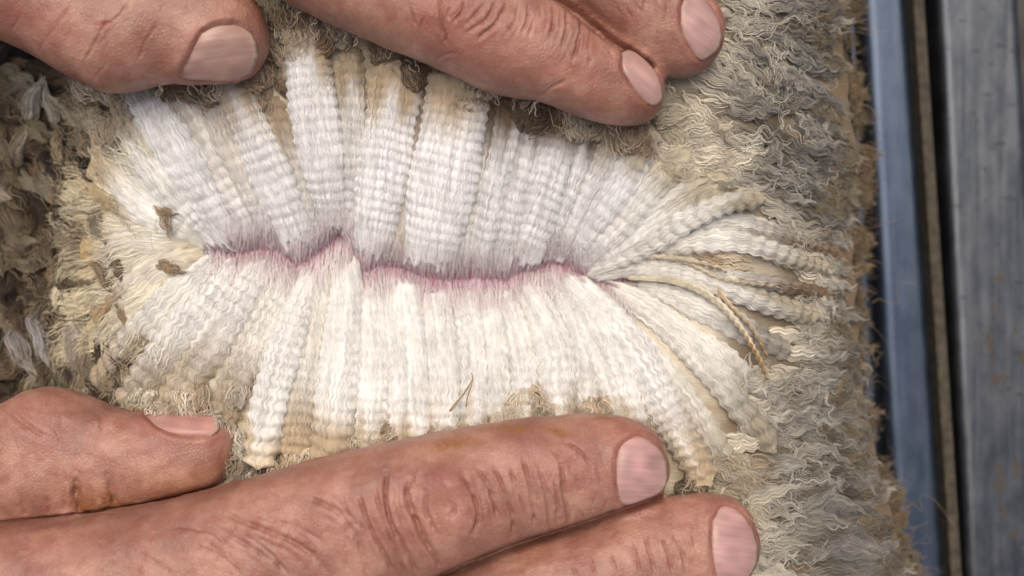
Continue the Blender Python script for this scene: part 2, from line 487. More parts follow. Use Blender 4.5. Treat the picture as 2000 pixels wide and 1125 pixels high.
# ------------------------------------------------------------------ wool staples
def make_staple(pts, wr, wm, wt, name='wool_staple', h=None, lam=22.0, amp=3.2, lift=(6, 14), root=WHITE, mid=WHITE, tip=TAN,
                tip_from=.66, fibres=95, step=3.0, taper=1.0, pink=True, strand=17.0, fib_w=1.7, frizz=1.0, du=4.4, wide=1.18):
    px = catmull(pts, step)
    n = len(px)
    t = np.linspace(0, 1, n)
    z0 = zf(px[:, 0], px[:, 1])
    k = np.ones(31) / 31
    z0 = np.convolve(np.pad(z0, 15, mode='edge'), k, 'valid')
    z = z0 + lift[0] + (lift[1] - lift[0]) * t
    P = W(px[:, 0], px[:, 1], z)
    T, Ld, N = frame(P)
    s = np.concatenate([[0], np.cumsum(np.linalg.norm(np.diff(P, axis=0), axis=1))])
    wr, wm, wt = wr * wide * 1.22, wm * wide, wt * wide
    w = np.interp(t, [0, .4, 1], [wr, wm, wt])
    w = w * (1 - (1 - taper) * smooth(.8, 1.0, t)) * (.75 + .25 * smooth(0, .03, t)) * (1 - .75 * smooth(.97, 1.0, t))
    w = w * (1 + .10 * (vnoise(s / 60, np.full(n, rng.random() * 50)) - .5))
    if h is None:
        h = .15 * wm + 6
    hh = h * (.35 + .65 * smooth(0, .25, t))
    ns = max(2, int(round(wm / strand)))
    sph = rng.normal(0, .07, ns + 2)
    sam = rng.uniform(.8, 1.12, ns + 2)
    shh = rng.uniform(-2.2, 2.2, ns + 2)
    seed = rng.random(4) * 50
    ph0 = rng.random() * 6
    bend = rng.uniform(-1.1, 1.1)
    drift = rng.uniform(-.05, .05)
    cam_s = s
    fade = smooth(.04, .28, t) * (1 + .35 * smooth(.5, 1, t))

    def off(u, i):
        """lateral and height offsets at strand coordinate u (-1..1) and sample i (arrays)"""
        si = s[i]; ti = t[i]
        U = (u + 1) / 2 * ns + .45 * (vnoise(si / 45 + seed[0], u * 2 + seed[1]) - .5)
        U = np.clip(U, 0, ns - 1e-3)
        ki = U.astype(int); fr = U - ki
        groove = np.sin(np.pi * np.clip(fr, .0, 1)) ** .5
        ph = math.pi * si / lam * (1 + .04 * np.sin(si / 90 + seed[2])) + ph0 + sph[ki] * (1 + 2.0 * ti) + bend * u * u + .8 * (vnoise(si / 70 + seed[3], U * .5) - .5) * frizz
        c = np.abs(np.sin(ph)) ** .75
        wav = np.sin(2 * ph)
        prof = np.sqrt(np.clip(1 - np.abs(u) ** 2.4, 0, 1))
        A = amp * sam[ki] * fade[i] * (.45 + 1.1 * vnoise(si / 55 + seed[2], u * 1.2 + seed[0]))
        hgt = hh[i] * prof + (groove - 1) * .8 * (.4 + .6 * smooth(.05, .3, ti)) + shh[ki] * prof * smooth(.1, .5, ti) + A * (c - .5) * (.55 + .45 * groove) - 9 * (1 - prof)
        hgt = hgt + frizz * 7 * (vnoise(si / 13 + seed[1], U * 1.7) - .5) * smooth(.6, 1, ti)
        if pink:
            hgt = hgt - 26 * (1 - smooth(.0, .055, ti + .085 * (vnoise(u * wm / 5.0 + seed[0], seed[1] + u * 0) - .62) + .03 * (vnoise(u * wm / 1.7, seed[2] + u * 0) - .5)))
        lat = u * w[i] * .5 + wav * 1.5 * fade[i] * (amp / 4.2) + np.sign(u) * np.abs(u) ** 4 * (c - .6) * 3.4 * fade[i]
        return lat, hgt, c

    m = max(7, int(wm / du))
    uu = np.sin(np.linspace(-math.pi / 2, math.pi / 2, m)) * .35 + np.linspace(-1, 1, m) * .65
    I, U = np.meshgrid(np.arange(n), uu, indexing='ij')
    lat, hgt, c = off(U, I)
    V = P[I] + Ld[I] * lat[..., None] + N[I] * hgt[..., None]
    rid = rng.random() * 100

    def colour(ti, U, jit):
        e = vnoise(U * 1.8 + rid, ti * 5 + rid)
        tp = smooth(tip_from, .93, ti + .22 * (e - .5))[..., None]
        x = root * (1 - smooth(.1, .4, ti)[..., None]) + mid * smooth(.1, .4, ti)[..., None]
        x = x * (1 - tp) + tip * tp
        if pink:
            r = (1 - smooth(.0, .09, ti + .03 * (e - .5)))[..., None] * .38
            x = x * (1 - r) + lin(206, 178, 186) * r
        return x * jit[..., None]

    C = colour(t[I], U, np.full(I.shape, rng.uniform(.93, 1.03)))
    Lc = np.stack([(U + 1) / 2 * wm + rid * 9, s[I], np.full(I.shape, rid)], -1)
    G = Geo()
    G.grid(V, C, Lc)
    # single fibres and fine threads riding on the staple
    if fibres:
        F = fibres
        nseg = max(10, int(n * .55 * step / 4.6))
        t0 = rng.uniform(-.05, .62, F); t1 = np.minimum(t0 + rng.uniform(.25, .6, F), rng.uniform(.96, 1.0, F))
        t0 = np.clip(t0, 0, 1)
        tt = t0[:, None] + (t1 - t0)[:, None] * np.linspace(0, 1, nseg)[None]
        ii = np.clip((tt * (n - 1)).astype(int), 0, n - 1)
        u0 = rng.uniform(-1.0, 1.0, F)
        uf = np.clip(u0[:, None] + rng.normal(0, .07, F)[:, None] * np.linspace(-1, 1, nseg)[None] + .10 * (vnoise(tt * 14 + u0[:, None] * 31, u0[:, None] * 17 + tt * 0) - .5), -1.0, 1.0)
        la, hg, _ = off(uf, ii)
        loose = rng.exponential(.8, F)[:, None] * (.3 + .7 * np.sin(np.linspace(0, 1, nseg) * math.pi)[None])
        fly = np.where(rng.random(F) < .12, rng.uniform(3, 9, F), 0)[:, None] * np.linspace(0, 1, nseg)[None] ** 2
        frz = (vnoise(tt * 40 + u0[:, None] * 50, u0[:, None] * 9 + 0 * tt) - .5) * 5 * smooth(.65, 1, tt) * frizz
        Pc = P[ii] + Ld[ii] * (la + fly * np.sign(u0)[:, None] * .8 + frz)[..., None] + N[ii] * (hg + .7 + loose + fly)[..., None]
        side = Ld[ii] + N[ii] * rng.normal(0, .5, F)[:, None, None]
        side /= np.linalg.norm(side, axis=-1, keepdims=True)
        wd = fib_w * rng.uniform(.45, 1.1, F)[:, None] * np.sin(np.linspace(.08, .94, nseg) * math.pi)[None] ** .5
        Cf = colour(tt, uf, rng.uniform(.86, 1.1, F)[:, None] * np.ones_like(tt))
        Lf = np.stack([(uf + 1) / 2 * wm + rid * 9 + 3, s[ii], np.broadcast_to(rid + rng.random(F)[:, None], uf.shape)], -1)
        G.ribbons(Pc, side, wd, Cf, Lf)
    ob = to_sheep(G.build(name, M_wool, origin=P[0]))
    return ob


U_WHITE = lin(244, 242, 238)
L_WHITE = lin(240, 237, 230)
CW = lin(238, 234, 220)
upper = [  # points root -> tip, widths root / middle / tip, options
    ([(425, 478), (345, 430), (255, 350), (190, 270)], 50, 90, 70, dict(mid=CW, root=CW, tip=lin(190, 172, 140), lam=26, tip_from=.72, taper=.5, frizz=2)),
    ([(440, 483), (375, 410), (300, 305), (225, 190)], 40, 84, 62, dict(mid=CW, lam=26, tip=lin(180, 164, 140), tip_from=.78, taper=.5, frizz=2)),
    ([(470, 488), (425, 415), (365, 320), (280, 170), (250, 110)], 46, 86, 70, dict(lam=26, tip=lin(176, 162, 144), tip_from=.74)),
    ([(515, 485), (478, 410), (425, 310), (350, 180), (310, 100)], 44, 74, 66, dict(mid=lin(226, 216, 198), lift=(-4, -6), lam=24, tip_from=.6, tip=lin(178, 164, 146))),
    ([(548, 490), (515, 410), (470, 320), (410, 180), (380, 100)], 42, 70, 60, dict(mid=lin(222, 210, 190), lift=(-4, -8), lam=24, tip_from=.6, tip=lin(178, 160, 140))),
    ([(590, 500), (565, 420), (520, 320), (462, 185), (430, 110)], 48, 76, 52, dict(lam=24, lift=(10, 16))),
    ([(620, 490), (600, 420), (565, 320), (520, 190)], 40, 70, 64, dict(mid=lin(224, 212, 192), lift=(-6, -8), tip_from=.55, tip=lin(170, 150, 124))),
    ([(650, 470), (640, 390), (625, 290), (605, 170), (595, 60)], 44, 82, 78, dict(lift=(8, 16), tip_from=.82)),
    ([(668, 462), (664, 380), (660, 280), (650, 150), (640, 60)], 30, 42, 52, dict(mid=lin(212, 194, 166), lift=(-14, -16), tip_from=.5, tip=lin(150, 124, 96))),
    ([(690, 485), (690, 400), (692, 300), (690, 190), (684, 90)], 36, 52, 44, dict(mid=lin(232, 226, 214), lift=(0, 4), tip_from=.75)),
    ([(722, 520), (735, 430), (752, 310), (768, 200), (778, 120)], 50, 92, 86, dict(lift=(8, 16), tip_from=.76)),
    ([(780, 520), (796, 430), (810, 300), (824, 180), (830, 120)], 36, 46, 50, dict(mid=lin(222, 208, 184), lift=(-14, -12), tip_from=.55, tip=lin(140, 116, 90))),
    ([(835, 538), (850, 440), (872, 320), (890, 220), (900, 140)], 74, 118, 104, dict(lift=(8, 18), tip_from=.78, strand=24)),
    ([(905, 544), (915, 450), (935, 340), (950, 250), (958, 170)], 40, 44, 44, dict(mid=lin(226, 216, 196), lift=(-6, -4), tip_from=.62, tip=BROWN)),
    ([(928, 542), (948, 450), (972, 345), (990, 260), (1000, 180)], 36, 52, 48, dict(lift=(6, 14), tip_from=.74, tip=BROWN)),
    ([(968, 544), (990, 450), (1014, 350), (1034, 265), (1046, 190)], 38, 52, 46, dict(lift=(6, 12), tip_from=.74, tip=BROWN)),
    ([(1012, 530), (1042, 440), (1070, 345), (1092, 270), (1104, 200)], 50, 78, 62, dict(lift=(8, 16), tip_from=.78, tip=BROWN)),
    ([(1052, 520), (1090, 430), (1120, 345), (1142, 275), (1155, 215)], 34, 42, 38, dict(lift=(2, 8), tip_from=.72, tip=BROWN)),
    ([(1080, 516), (1120, 440), (1160, 360), (1190, 290), (1206, 232)], 34, 50, 44, dict(lift=(4, 10), tip_from=.70, tip=TAN)),
    ([(1105, 518), (1150, 450), (1200, 380), (1240, 310), (1268, 245)], 40, 66, 56, dict(lift=(6, 14), lam=24, tip_from=.75, tip=BEIGE)),
    ([(1120, 524), (1170, 472), (1230, 410), (1290, 345), (1345, 290)], 40, 70, 60, dict(lift=(4, 10), lam=24, mid=CW, tip_from=.7, tip=BEIGE)),
    ([(1130, 528), (1195, 484), (1270, 432), (1345, 385), (1420, 345)], 36, 74, 66, dict(lift=(2, 8), amp=2.2, mid=CW, tip_from=.6, tip=BEIGE)),
]
right_fan = [
    ([(1128, 532), (1200, 506), (1280, 468), (1350, 425), (1420, 396), (1490, 385)], 28, 56, 40, dict(lam=26, amp=5.5, lift=(14, 34), tip_from=.70, tip=BEIGE, strand=22)),
    ([(1230, 520), (1320, 478), (1400, 470), (1480, 482), (1560, 510), (1620, 530)], 30, 50, 34, dict(lam=27, amp=5.5, lift=(4, 20), tip_from=.58, tip=BEIGE, strand=22)),
    ([(1300, 470), (1380, 440), (1460, 440), (1550, 470), (1640, 500)], 30, 46, 34, dict(lam=25, amp=4, lift=(-2, 12), tip_from=.35, tip=BROWN * 1.3)),
    ([(1140, 540), (1240, 520), (1330, 530), (1420, 560), (1500, 592), (1600, 622)], 26, 56, 38, dict(lam=27, amp=5.5, lift=(12, 24), tip_from=.66, tip=BEIGE, strand=22)),
    ([(1270, 515), (1350, 518), (1430, 540), (1520, 555), (1620, 575)], 22, 32, 26, dict(lam=24, amp=4, lift=(6, 18), tip_from=.35, tip=BROWN * 1.35)),
    ([(1220, 552), (1300, 572), (1390, 610), (1460, 650), (1540, 690)], 26, 66, 44, dict(lam=26, amp=5, lift=(-4, 4), tip_from=.55, tip=GREY, strand=24)),
    ([(1170, 556), (1250, 596), (1330, 655), (1390, 722), (1450, 800), (1510, 880)], 36, 66, 48, dict(lam=26, amp=5, lift=(12, 20), tip_from=.58, tip=BEIGE * .85, strand=22)),
    ([(1330, 640), (1400, 690), (1460, 745), (1530, 800)], 36, 58, 40, dict(lam=26, amp=5, lift=(-6, 8), tip_from=.3, tip=GREY, pink=False)),
    ([(1230, 640), (1300, 730), (1360, 810), (1420, 900), (1450, 960)], 34, 62, 44, dict(lam=25, amp=5, lift=(-6, 6), tip_from=.42, tip=BEIGE, mid=lin(232, 226, 210), pink=False)),
]
lower = [
    ([(1112, 545), (1180, 612), (1240, 692), (1285, 775), (1335, 860), (1385, 945)], 40, 78, 56, dict(lam=24, amp=5, lift=(10, 18), tip_from=.66, tip=TAN, strand=20)),
    ([(1086, 534), (1146, 615), (1192, 705), (1222, 800), (1240, 870)], 40, 84, 74, dict(lam=22, lift=(10, 16), tip_from=.72)),
    ([(1056, 530), (1104, 600), (1136, 690), (1146, 790), (1150, 860)], 30, 50, 46, dict(lift=(2, 8), tip_from=.62, tip=lin(200, 172, 140))),
    ([(1016, 548), (1060, 620), (1086, 705), (1092, 800), (1096, 860)], 40, 74, 72, dict(lift=(8, 14), tip_from=.72)),
    ([(978, 558), (1008, 640), (1024, 730), (1024, 800), (1022, 870)], 32, 56, 54, dict(lift=(6, 12), tip_from=.74)),
    ([(946, 556), (962, 640), (972, 730), (972, 800), (970, 880)], 34, 50, 50, dict(lift=(4, 10), tip_from=.74)),
    ([(905, 560), (918, 640), (926, 730), (926, 810), (924, 880)], 44, 58, 56, dict(lift=(6, 10), tip_from=.74)),
    ([(842, 556), (856, 640), (866, 730), (866, 810), (866, 890)], 56, 66, 66, dict(lift=(8, 12), amp=3.0, tip_from=.74, strand=26)),
    ([(775, 538), (786, 630), (796, 720), (800, 810), (800, 900)], 66, 84, 80, dict(lift=(10, 14), amp=3.0, tip_from=.74, strand=28)),
    ([(718, 540), (726, 630), (728, 720), (726, 810), (722, 900)], 46, 70, 66, dict(lift=(8, 12), amp=3.2, tip_from=.74, strand=24)),
    ([(672, 492), (676, 590), (668, 690), (656, 790), (644, 905)], 40, 84, 80, dict(lift=(8, 14), amp=3.6, tip_from=.74, strand=22)),
    ([(640, 498), (622, 590), (604, 690), (586, 800), (572, 910)], 34, 54, 70, dict(mid=lin(232, 224, 206), lift=(-4, 2), tip_from=.6)),
    ([(614, 515), (586, 600), (552, 700), (524, 800), (505, 915)], 34, 70, 66, dict(lift=(10, 18), lam=23, amp=5, tip_from=.80, tip=lin(206, 190, 162))),
    ([(572, 525), (532, 605), (488, 690), (448, 775), (425, 850)], 40, 66, 60, dict(mid=lin(232, 224, 208), lift=(0, 4), lam=26, amp=5, tip_from=.38, tip=lin(178, 158, 130))),
    ([(525, 500), (470, 590), (415, 670), (365, 745), (330, 815)], 44, 80, 70, dict(lift=(4, 8), lam=28, amp=6, tip_from=.42, tip=lin(184, 166, 138), strand=24)),
    ([(475, 504), (420, 580), (355, 655), (295, 735), (250, 800)], 44, 80, 70, dict(lift=(4, 8), lam=28, amp=6, tip_from=.42, tip=lin(176, 160, 136), strand=24)),
    ([(435, 498), (375, 555), (305, 625), (240, 700), (195, 760)], 46, 80, 66, dict(lift=(4, 6), lam=28, amp=5, mid=CW, tip_from=.42, tip=lin(170, 152, 126), strand=24)),
    ([(412, 486), (340, 515), (260, 570), (200, 640)], 50, 84, 66, dict(lift=(2, 4), lam=30, amp=2.5, mid=CREAM, root=CREAM, tip_from=.6, tip=lin(176, 150, 112))),
    ([(405, 478), (320, 470), (235, 470), (170, 500)], 50, 90, 70, dict(lift=(0, 6), lam=30, amp=2, mid=CREAM, root=CREAM, tip_from=.65, tip=lin(180, 156, 112))),
    ([(408, 470), (325, 425), (250, 390), (195, 370)], 50, 84, 70, dict(lift=(0, 4), lam=30, amp=2, mid=CREAM, root=CREAM, tip_from=.6, tip=lin(184, 164, 126))),
]
cream_patch = [
    ([(400, 470), (320, 400), (250, 330), (190, 290)], 60, 120, 110), ([(398, 475), (310, 440), (225, 400), (150, 380)], 60, 120, 110), ([(396, 480), (310, 485), (220, 480), (150, 480)], 60, 130, 120),
    ([(400, 488), (320, 530), (235, 560), (160, 590)], 60, 120, 110), ([(405, 492), (330, 570), (260, 640), (190, 690)], 60, 120, 110)]
for pts, a, b_, c_ in cream_patch:
    make_staple(pts, a, b_, c_, h=14, lam=34, amp=1.0, lift=(2, -4), root=lin(240, 236, 224), mid=lin(234, 226, 202), tip=lin(196, 176, 140), tip_from=.55, strand=40, fibres=110, frizz=1.4, fib_w=1.6)
for spec, rootc in ((upper, U_WHITE), (right_fan, lin(243, 239, 229)), (lower, L_WHITE)):
    for pts, a, b_, c_, kw in spec:
        kw = dict(kw)
        if spec is upper:
            kw['tip_from'] = kw.get('tip_from', .66) - .13
        if spec is right_fan:
            kw['tip_from'] = kw.get('tip_from', .66) - .1
            kw['tip'] = kw['tip'] * .8
            kw['wide'] = 1.0
        if spec is lower:
            kw['tip_from'] = kw.get('tip_from', .66) - .03
            kw['amp'] = kw.get('amp', 3.6) * 1.4
            kw['wide'] = 1.08
            kw['h'] = .22 * b_ + 6
        if 'mid' in kw:
            kw['mid'] = kw['mid'] * .5 + rootc * .5
        kw.setdefault('root', rootc); kw.setdefault('mid', rootc)
        make_staple(pts, a, b_, c_, **kw)


# ------------------------------------------------------------------ weathered, curly lock tips
def make_lock(px, py, ang, length, width, lift, colr, tipc, name, nf=24, wav=5.0, lam=30.0, curl=0.0, seg=20, fw=2.6, body=True, splay=.5, z_extra=None, geo=None):
    """one wavy lock of the weathered fleece surface: a matted core and separate fibres drawn to a point"""
    t = np.linspace(0, 1, seg)
    a = ang + curl * t ** 1.4
    dx = np.cumsum(np.cos(a)) * length / seg; dy = np.cumsum(np.sin(a)) * length / seg
    ph = rng.random() * 6.28
    s = t * length
    w1 = wav * np.sin(2 * math.pi * s / lam + ph) * smooth(0, .2, t)
    X = px + dx - np.sin(a) * w1; Y = py + dy + np.cos(a) * w1
    z = zf(np.minimum(X, np.interp(Y, EDGE_Y, EDGE_X)), Y) + lift[0] + (lift[1] - lift[0]) * t
    if z_extra is not None:
        z = z + z_extra
    P = W(X, Y, z)
    T, Ld, N = frame(P)
    prof = (.45 + .75 * np.sin(np.clip(t * 1.15 + .12, 0, 1) * math.pi) ** .8) * (1 - smooth(.72, 1.0, t) * .86) * smooth(-.05, .12, t)
    wv = width * .5 * prof
    rid = rng.random() * 100
    base = colr * (1 - smooth(.25, .95, t)[:, None]) + tipc * smooth(.25, .95, t)[:, None]
    G = geo if geo is not None else Geo()
    if body:
        m = 9
        u = np.linspace(-1, 1, m)
        g = np.array([0, .6, .1, .8, .25, .9, .2, .6, 0]) * width * .10
        hgt = (np.sqrt(np.clip(1 - u ** 2, 0, 1)) * .55)[None] * wv[:, None] + g[None] * prof[:, None] + 2.0 * np.sin(2 * math.pi * s / (lam * .5) + ph)[:, None] - 5
        V = P[:, None] + Ld[:, None] * (u[None] * wv[:, None] * .9)[..., None] + N[:, None] * hgt[..., None]
        G.grid(V, (base * .82)[:, None] * np.ones((1, m, 1)), np.stack([np.broadcast_to((u * width)[None] + rid * 9, V.shape[:2]), np.broadcast_to(s[:, None], V.shape[:2]), np.full(V.shape[:2], rid)], -1))
    th = rng.uniform(0, math.pi, nf)
    rr = np.sqrt(rng.random(nf))
    cu, ch = np.cos(th) * rr, np.sin(th) * (.25 + .75 * rr)
    tend = rng.uniform(.7, 1.0, nf)
    tt = tend[:, None] * t[None]
    ii = tt * (seg - 1); i0 = np.clip(ii.astype(int), 0, seg - 2); fr = ii - i0
    lerp = lambda A: A[i0] * (1 - fr)[..., None] + A[i0 + 1] * fr[..., None]
    Pb, Lb, Nb = lerp(P), lerp(Ld), lerp(N)
    wb = wv[i0] * (1 - fr) + wv[i0 + 1] * fr
    jit = (vnoise(tt * 5 + rid, np.arange(nf)[:, None] * 1.37 + 0 * tt) - .5)
    sp = np.where(rng.random(nf) < .25, rng.normal(0, splay, nf), 0)[:, None] * tt ** 2 * width
    la = cu[:, None] * wb * 1.05 + jit * width * .22 + sp + .35 * wav * np.sin(2 * math.pi * tt * length / (lam * .62) + rid + np.arange(nf)[:, None] * .25) * tt
    hg = ch[:, None] * wb * .75 + 1.0 + np.abs(sp) * .3
    Pc = Pb + Lb * la[..., None] + Nb * hg[..., None]
    side = Lb + Nb * rng.normal(0, .5, nf)[:, None, None]
    side /= np.linalg.norm(side, axis=-1, keepdims=True)
    wd = fw * rng.uniform(.5, 1.15, nf)[:, None] * (1 - .75 * t[None] ** 2)
    Cf = (colr * (1 - smooth(.25, .95, tt)[..., None]) + tipc * smooth(.25, .95, tt)[..., None]) * rng.uniform(.72, 1.22, nf)[:, None, None]
    Lf = np.stack([np.broadcast_to(np.arange(nf)[:, None] * 3.1, tt.shape), tt * length, np.full(tt.shape, rid)], -1)
    G.ribbons(Pc, side, wd, np.clip(Cf, 0, .9), Lf)
    if geo is not None:
        return None
    return to_sheep(G.build(name, M_fibre, origin=P[0]))


WB_Y = np.array([-40, 0, 100, 250, 340, 400, 450, 520, 560, 640, 700, 780, 860, 950, 1040, 1160])
WB_X = np.array([1420, 1410, 1380, 1330, 1390, 1470, 1520, 1580, 1590, 1540, 1490, 1440, 1430, 1410, 1440, 1470])
palette = [lin(186, 174, 148), lin(172, 163, 147), lin(202, 190, 164), lin(144, 128, 104), lin(180, 171, 157), lin(210, 201, 180), lin(134, 114, 86)]


def pick():
    c = palette[rng.integers(len(palette))] * rng.uniform(.85, 1.08)
    return c * .6 + c.mean() * .4 * np.array([1.0, .99, .95])


spots = []
yy = -30.0
row = 0
while yy < 1150:
    x0 = np.interp(yy, WB_Y, WB_X); x1 = np.interp(yy, EDGE_Y, EDGE_X)
    xx = x0 - 40 + (row % 2) * 26 + rng.uniform(-10, 10)
    while xx < x1 - 58:
        spots.append((xx + rng.uniform(-16, 16), yy + rng.uniform(-13, 13)))
        xx += 40
    yy += 23
    row += 1
rng.shuffle(spots)
fuzz = Geo()
spots.sort(key=lambda q: -q[0])
keep = set(rng.permutation(len(spots))[:285].tolist())
for i, (x, y) in enumerate(spots):
    flow = math.radians(np.interp(y, [0, 250, 450, 560, 700, 1125], [24, 28, 20, 8, 6, -2])) + rng.normal(0, .25)
    ln = min(rng.uniform(85, 165), np.interp(y, EDGE_Y, EDGE_X) - x + rng.uniform(0, 40))
    wd = rng.uniform(15, 32)
    near = math.exp(-max(0.0, x - np.interp(y, WB_Y, WB_X)) / 38)
    cc = pick() * .45 * (1 - near) + lin(214, 204, 182) * near; tc = pick() * (.64 + .26 * near)
    args = (x, y, flow, ln, wd, (rng.uniform(-10, 4), rng.uniform(8, 44)), cc, tc, 'weathered_lock')
    kw = dict(nf=26, fw=1.9, wav=rng.uniform(2.2, 5.2), lam=rng.uniform(28, 44), curl=rng.normal(0, .35), splay=.4, seg=18)
    if i in keep:
        make_lock(*args, **kw)
    else:
        make_lock(*args, geo=fuzz, **kw)

# loose single hairs over the weathered side
def loose_hairs(G, n, xr, yr, ang_of, length, colr, lift, wid=1.5):
    for _ in range(n):
        x = rng.uniform(*xr); y = rng.uniform(*yr)
        if x < np.interp(y, WB_Y, WB_X) - 60 and xr[0] > 1000:
            continue
        make_lock(x, y, ang_of(x, y), rng.uniform(*length), rng.uniform(8, 22), lift, colr * rng.uniform(.8, 1.1), colr * rng.uniform(.85, 1.15), '', nf=4, wav=rng.uniform(3, 8),
                  lam=rng.uniform(20, 40), curl=rng.normal(0, 1.0), seg=18, fw=wid, body=False, splay=1.0, geo=G)


loose_hairs(fuzz, 170, (1330, 1590), (-10, 1130), lambda x, y: rng.normal(.2, .7), (60, 150), lin(184, 177, 162), (12, 34), 1.5)
loose_hairs(fuzz, 80, (-20, 220), (110, 780), lambda x, y: rng.normal(1.4, .9), (60, 130), lin(132, 116, 94), (20, 60), 1.4)
fz = to_sheep(fuzz.build('loose_wool', M_fibre))
fz['kind'] = 'stuff'

# brown under-fringe along the edge of the fleece, deeper down the flank
for y in np.sort(rng.uniform(-30, 1150, 84)):
    ex = np.interp(y, EDGE_Y, EDGE_X)
    show = np.interp(y, [0, 330, 420, 640, 720, 900, 960, 1125], [1, 1, .7, .6, -.4, -.4, .8, 1])
    make_lock(ex - 34 + rng.uniform(-8, 8) + 12 * show, y, rng.normal(.25, .45), rng.uniform(44, 84), rng.uniform(30, 60), (rng.uniform(-120, -60), rng.uniform(-240, -130)), lin(118, 98, 70) * rng.uniform(.75, 1.1), lin(138, 118, 88),
              'fringe_lock', nf=40, wav=3, lam=24, curl=rng.normal(.3, .6), splay=.9, fw=1.8, seg=16, body=rng.random() < .5)

for y in np.sort(rng.uniform(-30, 1150, 60)):
    ex = np.interp(y, EDGE_Y, EDGE_X)
    make_lock(ex - 64 + rng.uniform(-14, 14), y, rng.normal(.2, .35), rng.uniform(56, 92), rng.uniform(26, 48), (rng.uniform(0, 8), rng.uniform(-10, 12)), lin(120, 106, 84) * rng.uniform(.75, 1.1), lin(146, 134, 112) * rng.uniform(.8, 1.1),
              'fringe_lock', nf=30, wav=3, lam=28, curl=rng.normal(.2, .5), splay=.5, fw=1.9, seg=16)

# ------------------------------------------------------------------ dirty tufts on the left
dpal = [(c_ * .95 + c_.mean() * .05) * .80 for c_ in [lin(150, 130, 100), lin(122, 100, 74), lin(92, 74, 56), lin(176, 160, 130), lin(70, 56, 44), lin(196, 182, 154)]]
lspots = []
for yy in np.arange(95, 790, 31):
    x1 = np.interp(yy, [95, 200, 300, 400, 500, 600, 700, 790], [90, 210, 215, 195, 175, 200, 235, 220])
    for xx in np.arange(-40, x1, 36):
        lspots.append((xx + rng.uniform(-13, 13), yy + rng.uniform(-13, 13)))
for (x, y) in lspots:
    ang = math.radians(np.interp(y, [100, 260, 400, 600, 780], [-60, 60, 85, 95, 100])) + rng.normal(0, .55)
    q = dpal[rng.integers(len(dpal))]
    make_lock(x, y - 20, ang, rng.uniform(64, 125), rng.uniform(28, 48), (rng.uniform(-14, 8), rng.uniform(14, 50)), q * rng.uniform(.32, .6), q * rng.uniform(.55, .9), 'dirty_tuft',
              nf=42, seg=16, wav=rng.uniform(1.5, 5), lam=rng.uniform(34, 60), curl=rng.normal(0, .8), splay=.4, fw=1.8, body=rng.random() < .8)
# the larger pale wisps and the dark tips lying on the cream wool
for (x, y, a, l, w_, c0, c1) in [
    (50, 250, -82, 110, 36, (170, 164, 150), (196, 192, 180)), (110, 250, -105, 100, 24, (176, 168, 150), (190, 184, 168)),
    (170, 260, -128, 110, 24, (180, 170, 148), (186, 176, 152)), (205, 250, -140, 100, 22, (186, 176, 152), (176, 164, 138)),
    (120, 330, -95, 80, 22, (160, 142, 110), (180, 164, 132)), (30, 330, -80, 90, 28, (140, 128, 110), (166, 154, 134)),
    (226, 340, 55, 72, 20, (150, 130, 102), (126, 106, 82)), (290, 396, 35, 70, 18, (168, 148, 118), (112, 90, 68)), (316, 398, 78, 74, 20, (160, 138, 108), (118, 94, 70)),
    (300, 514, 12, 74, 20, (150, 126, 96), (116, 92, 66)), (212, 480, 75, 90, 26, (128, 110, 88), (100, 84, 66)), (180, 500, 60, 110, 24, (134, 116, 92), (118, 100, 78)),
    (228, 560, 85, 90, 24, (120, 102, 80), (160, 140, 110)), (70, 600, 75, 120, 44, (150, 146, 142), (180, 176, 170)), (140, 620, 80, 130, 46, (170, 162, 150), (150, 138, 120)),
    (20, 640, 70, 110, 40, (150, 144, 138), (172, 164, 150)), (215, 640, 100, 110, 22, (196, 184, 156), (170, 150, 116)), (180, 640, 95, 120, 30, (160, 146, 122), (130, 112, 88)),
]:
    make_lock(x, y, math.radians(a), l, w_, (18, 40), lin(*c0) * .9, lin(*c1), 'dirty_tuft', nf=44 if l > 80 else 26, wav=2.5, lam=70 if l > 80 else 24, curl=rng.normal(0, .35), splay=.3 if l > 80 else 1.0, fw=2.0, body=l > 80)


# dirty brown tips where the staples meet the fingers
def tips_along(line, n, ang, name, cols, length=(50, 95), spread=22, width=(30, 56), lift=(22, 40)):
    q = catmull(line, 4)
    for i in range(n):
        k = rng.integers(len(q))
        x, y = q[k] + rng.normal(0, spread, 2)
        c = cols[rng.integers(len(cols))] * rng.uniform(.75, 1.1)
        make_lock(x, y, ang + rng.normal(0, .35), rng.uniform(*length), rng.uniform(*width), (lift[0] - 8, lift[1]), c * 1.15, c * .95, name, nf=40, seg=16, wav=rng.uniform(1.5, 4), lam=rng.uniform(18, 30), curl=rng.normal(0, .5), splay=.8, fw=1.9, body=False)


bc = [lin(164, 142, 116), lin(136, 112, 86), lin(188, 170, 144), lin(112, 92, 72), lin(200, 186, 164)]
tips_along([(540, 60), (640, 95), (760, 150), (880, 200), (1000, 235), (1120, 265), (1230, 280)], 58, -1.45, 'brown_tip', bc)
tips_along([(210, 200), (320, 190), (420, 185), (500, 170)], 18, -2.0, 'brown_tip', bc)
tips_along([(500, 905), (600, 880), (720, 850), (860, 832), (980, 812)], 34, 1.6, 'brown_tip', [lin(182, 162, 134), lin(196, 178, 152), lin(160, 136, 108), lin(210, 198, 176)], spread=9, lift=(16, 28))
tips_along([(1000, 800), (1120, 790), (1240, 800)], 14, 1.4, 'brown_tip', bc[2:3] + bc[4:5], lift=(22, 34))
tips_along([(230, 770), (330, 785), (430, 800), (480, 860)], 26, 1.9, 'brown_tip', [lin(190, 176, 152), lin(160, 142, 116), lin(206, 196, 178)], lift=(18, 30))

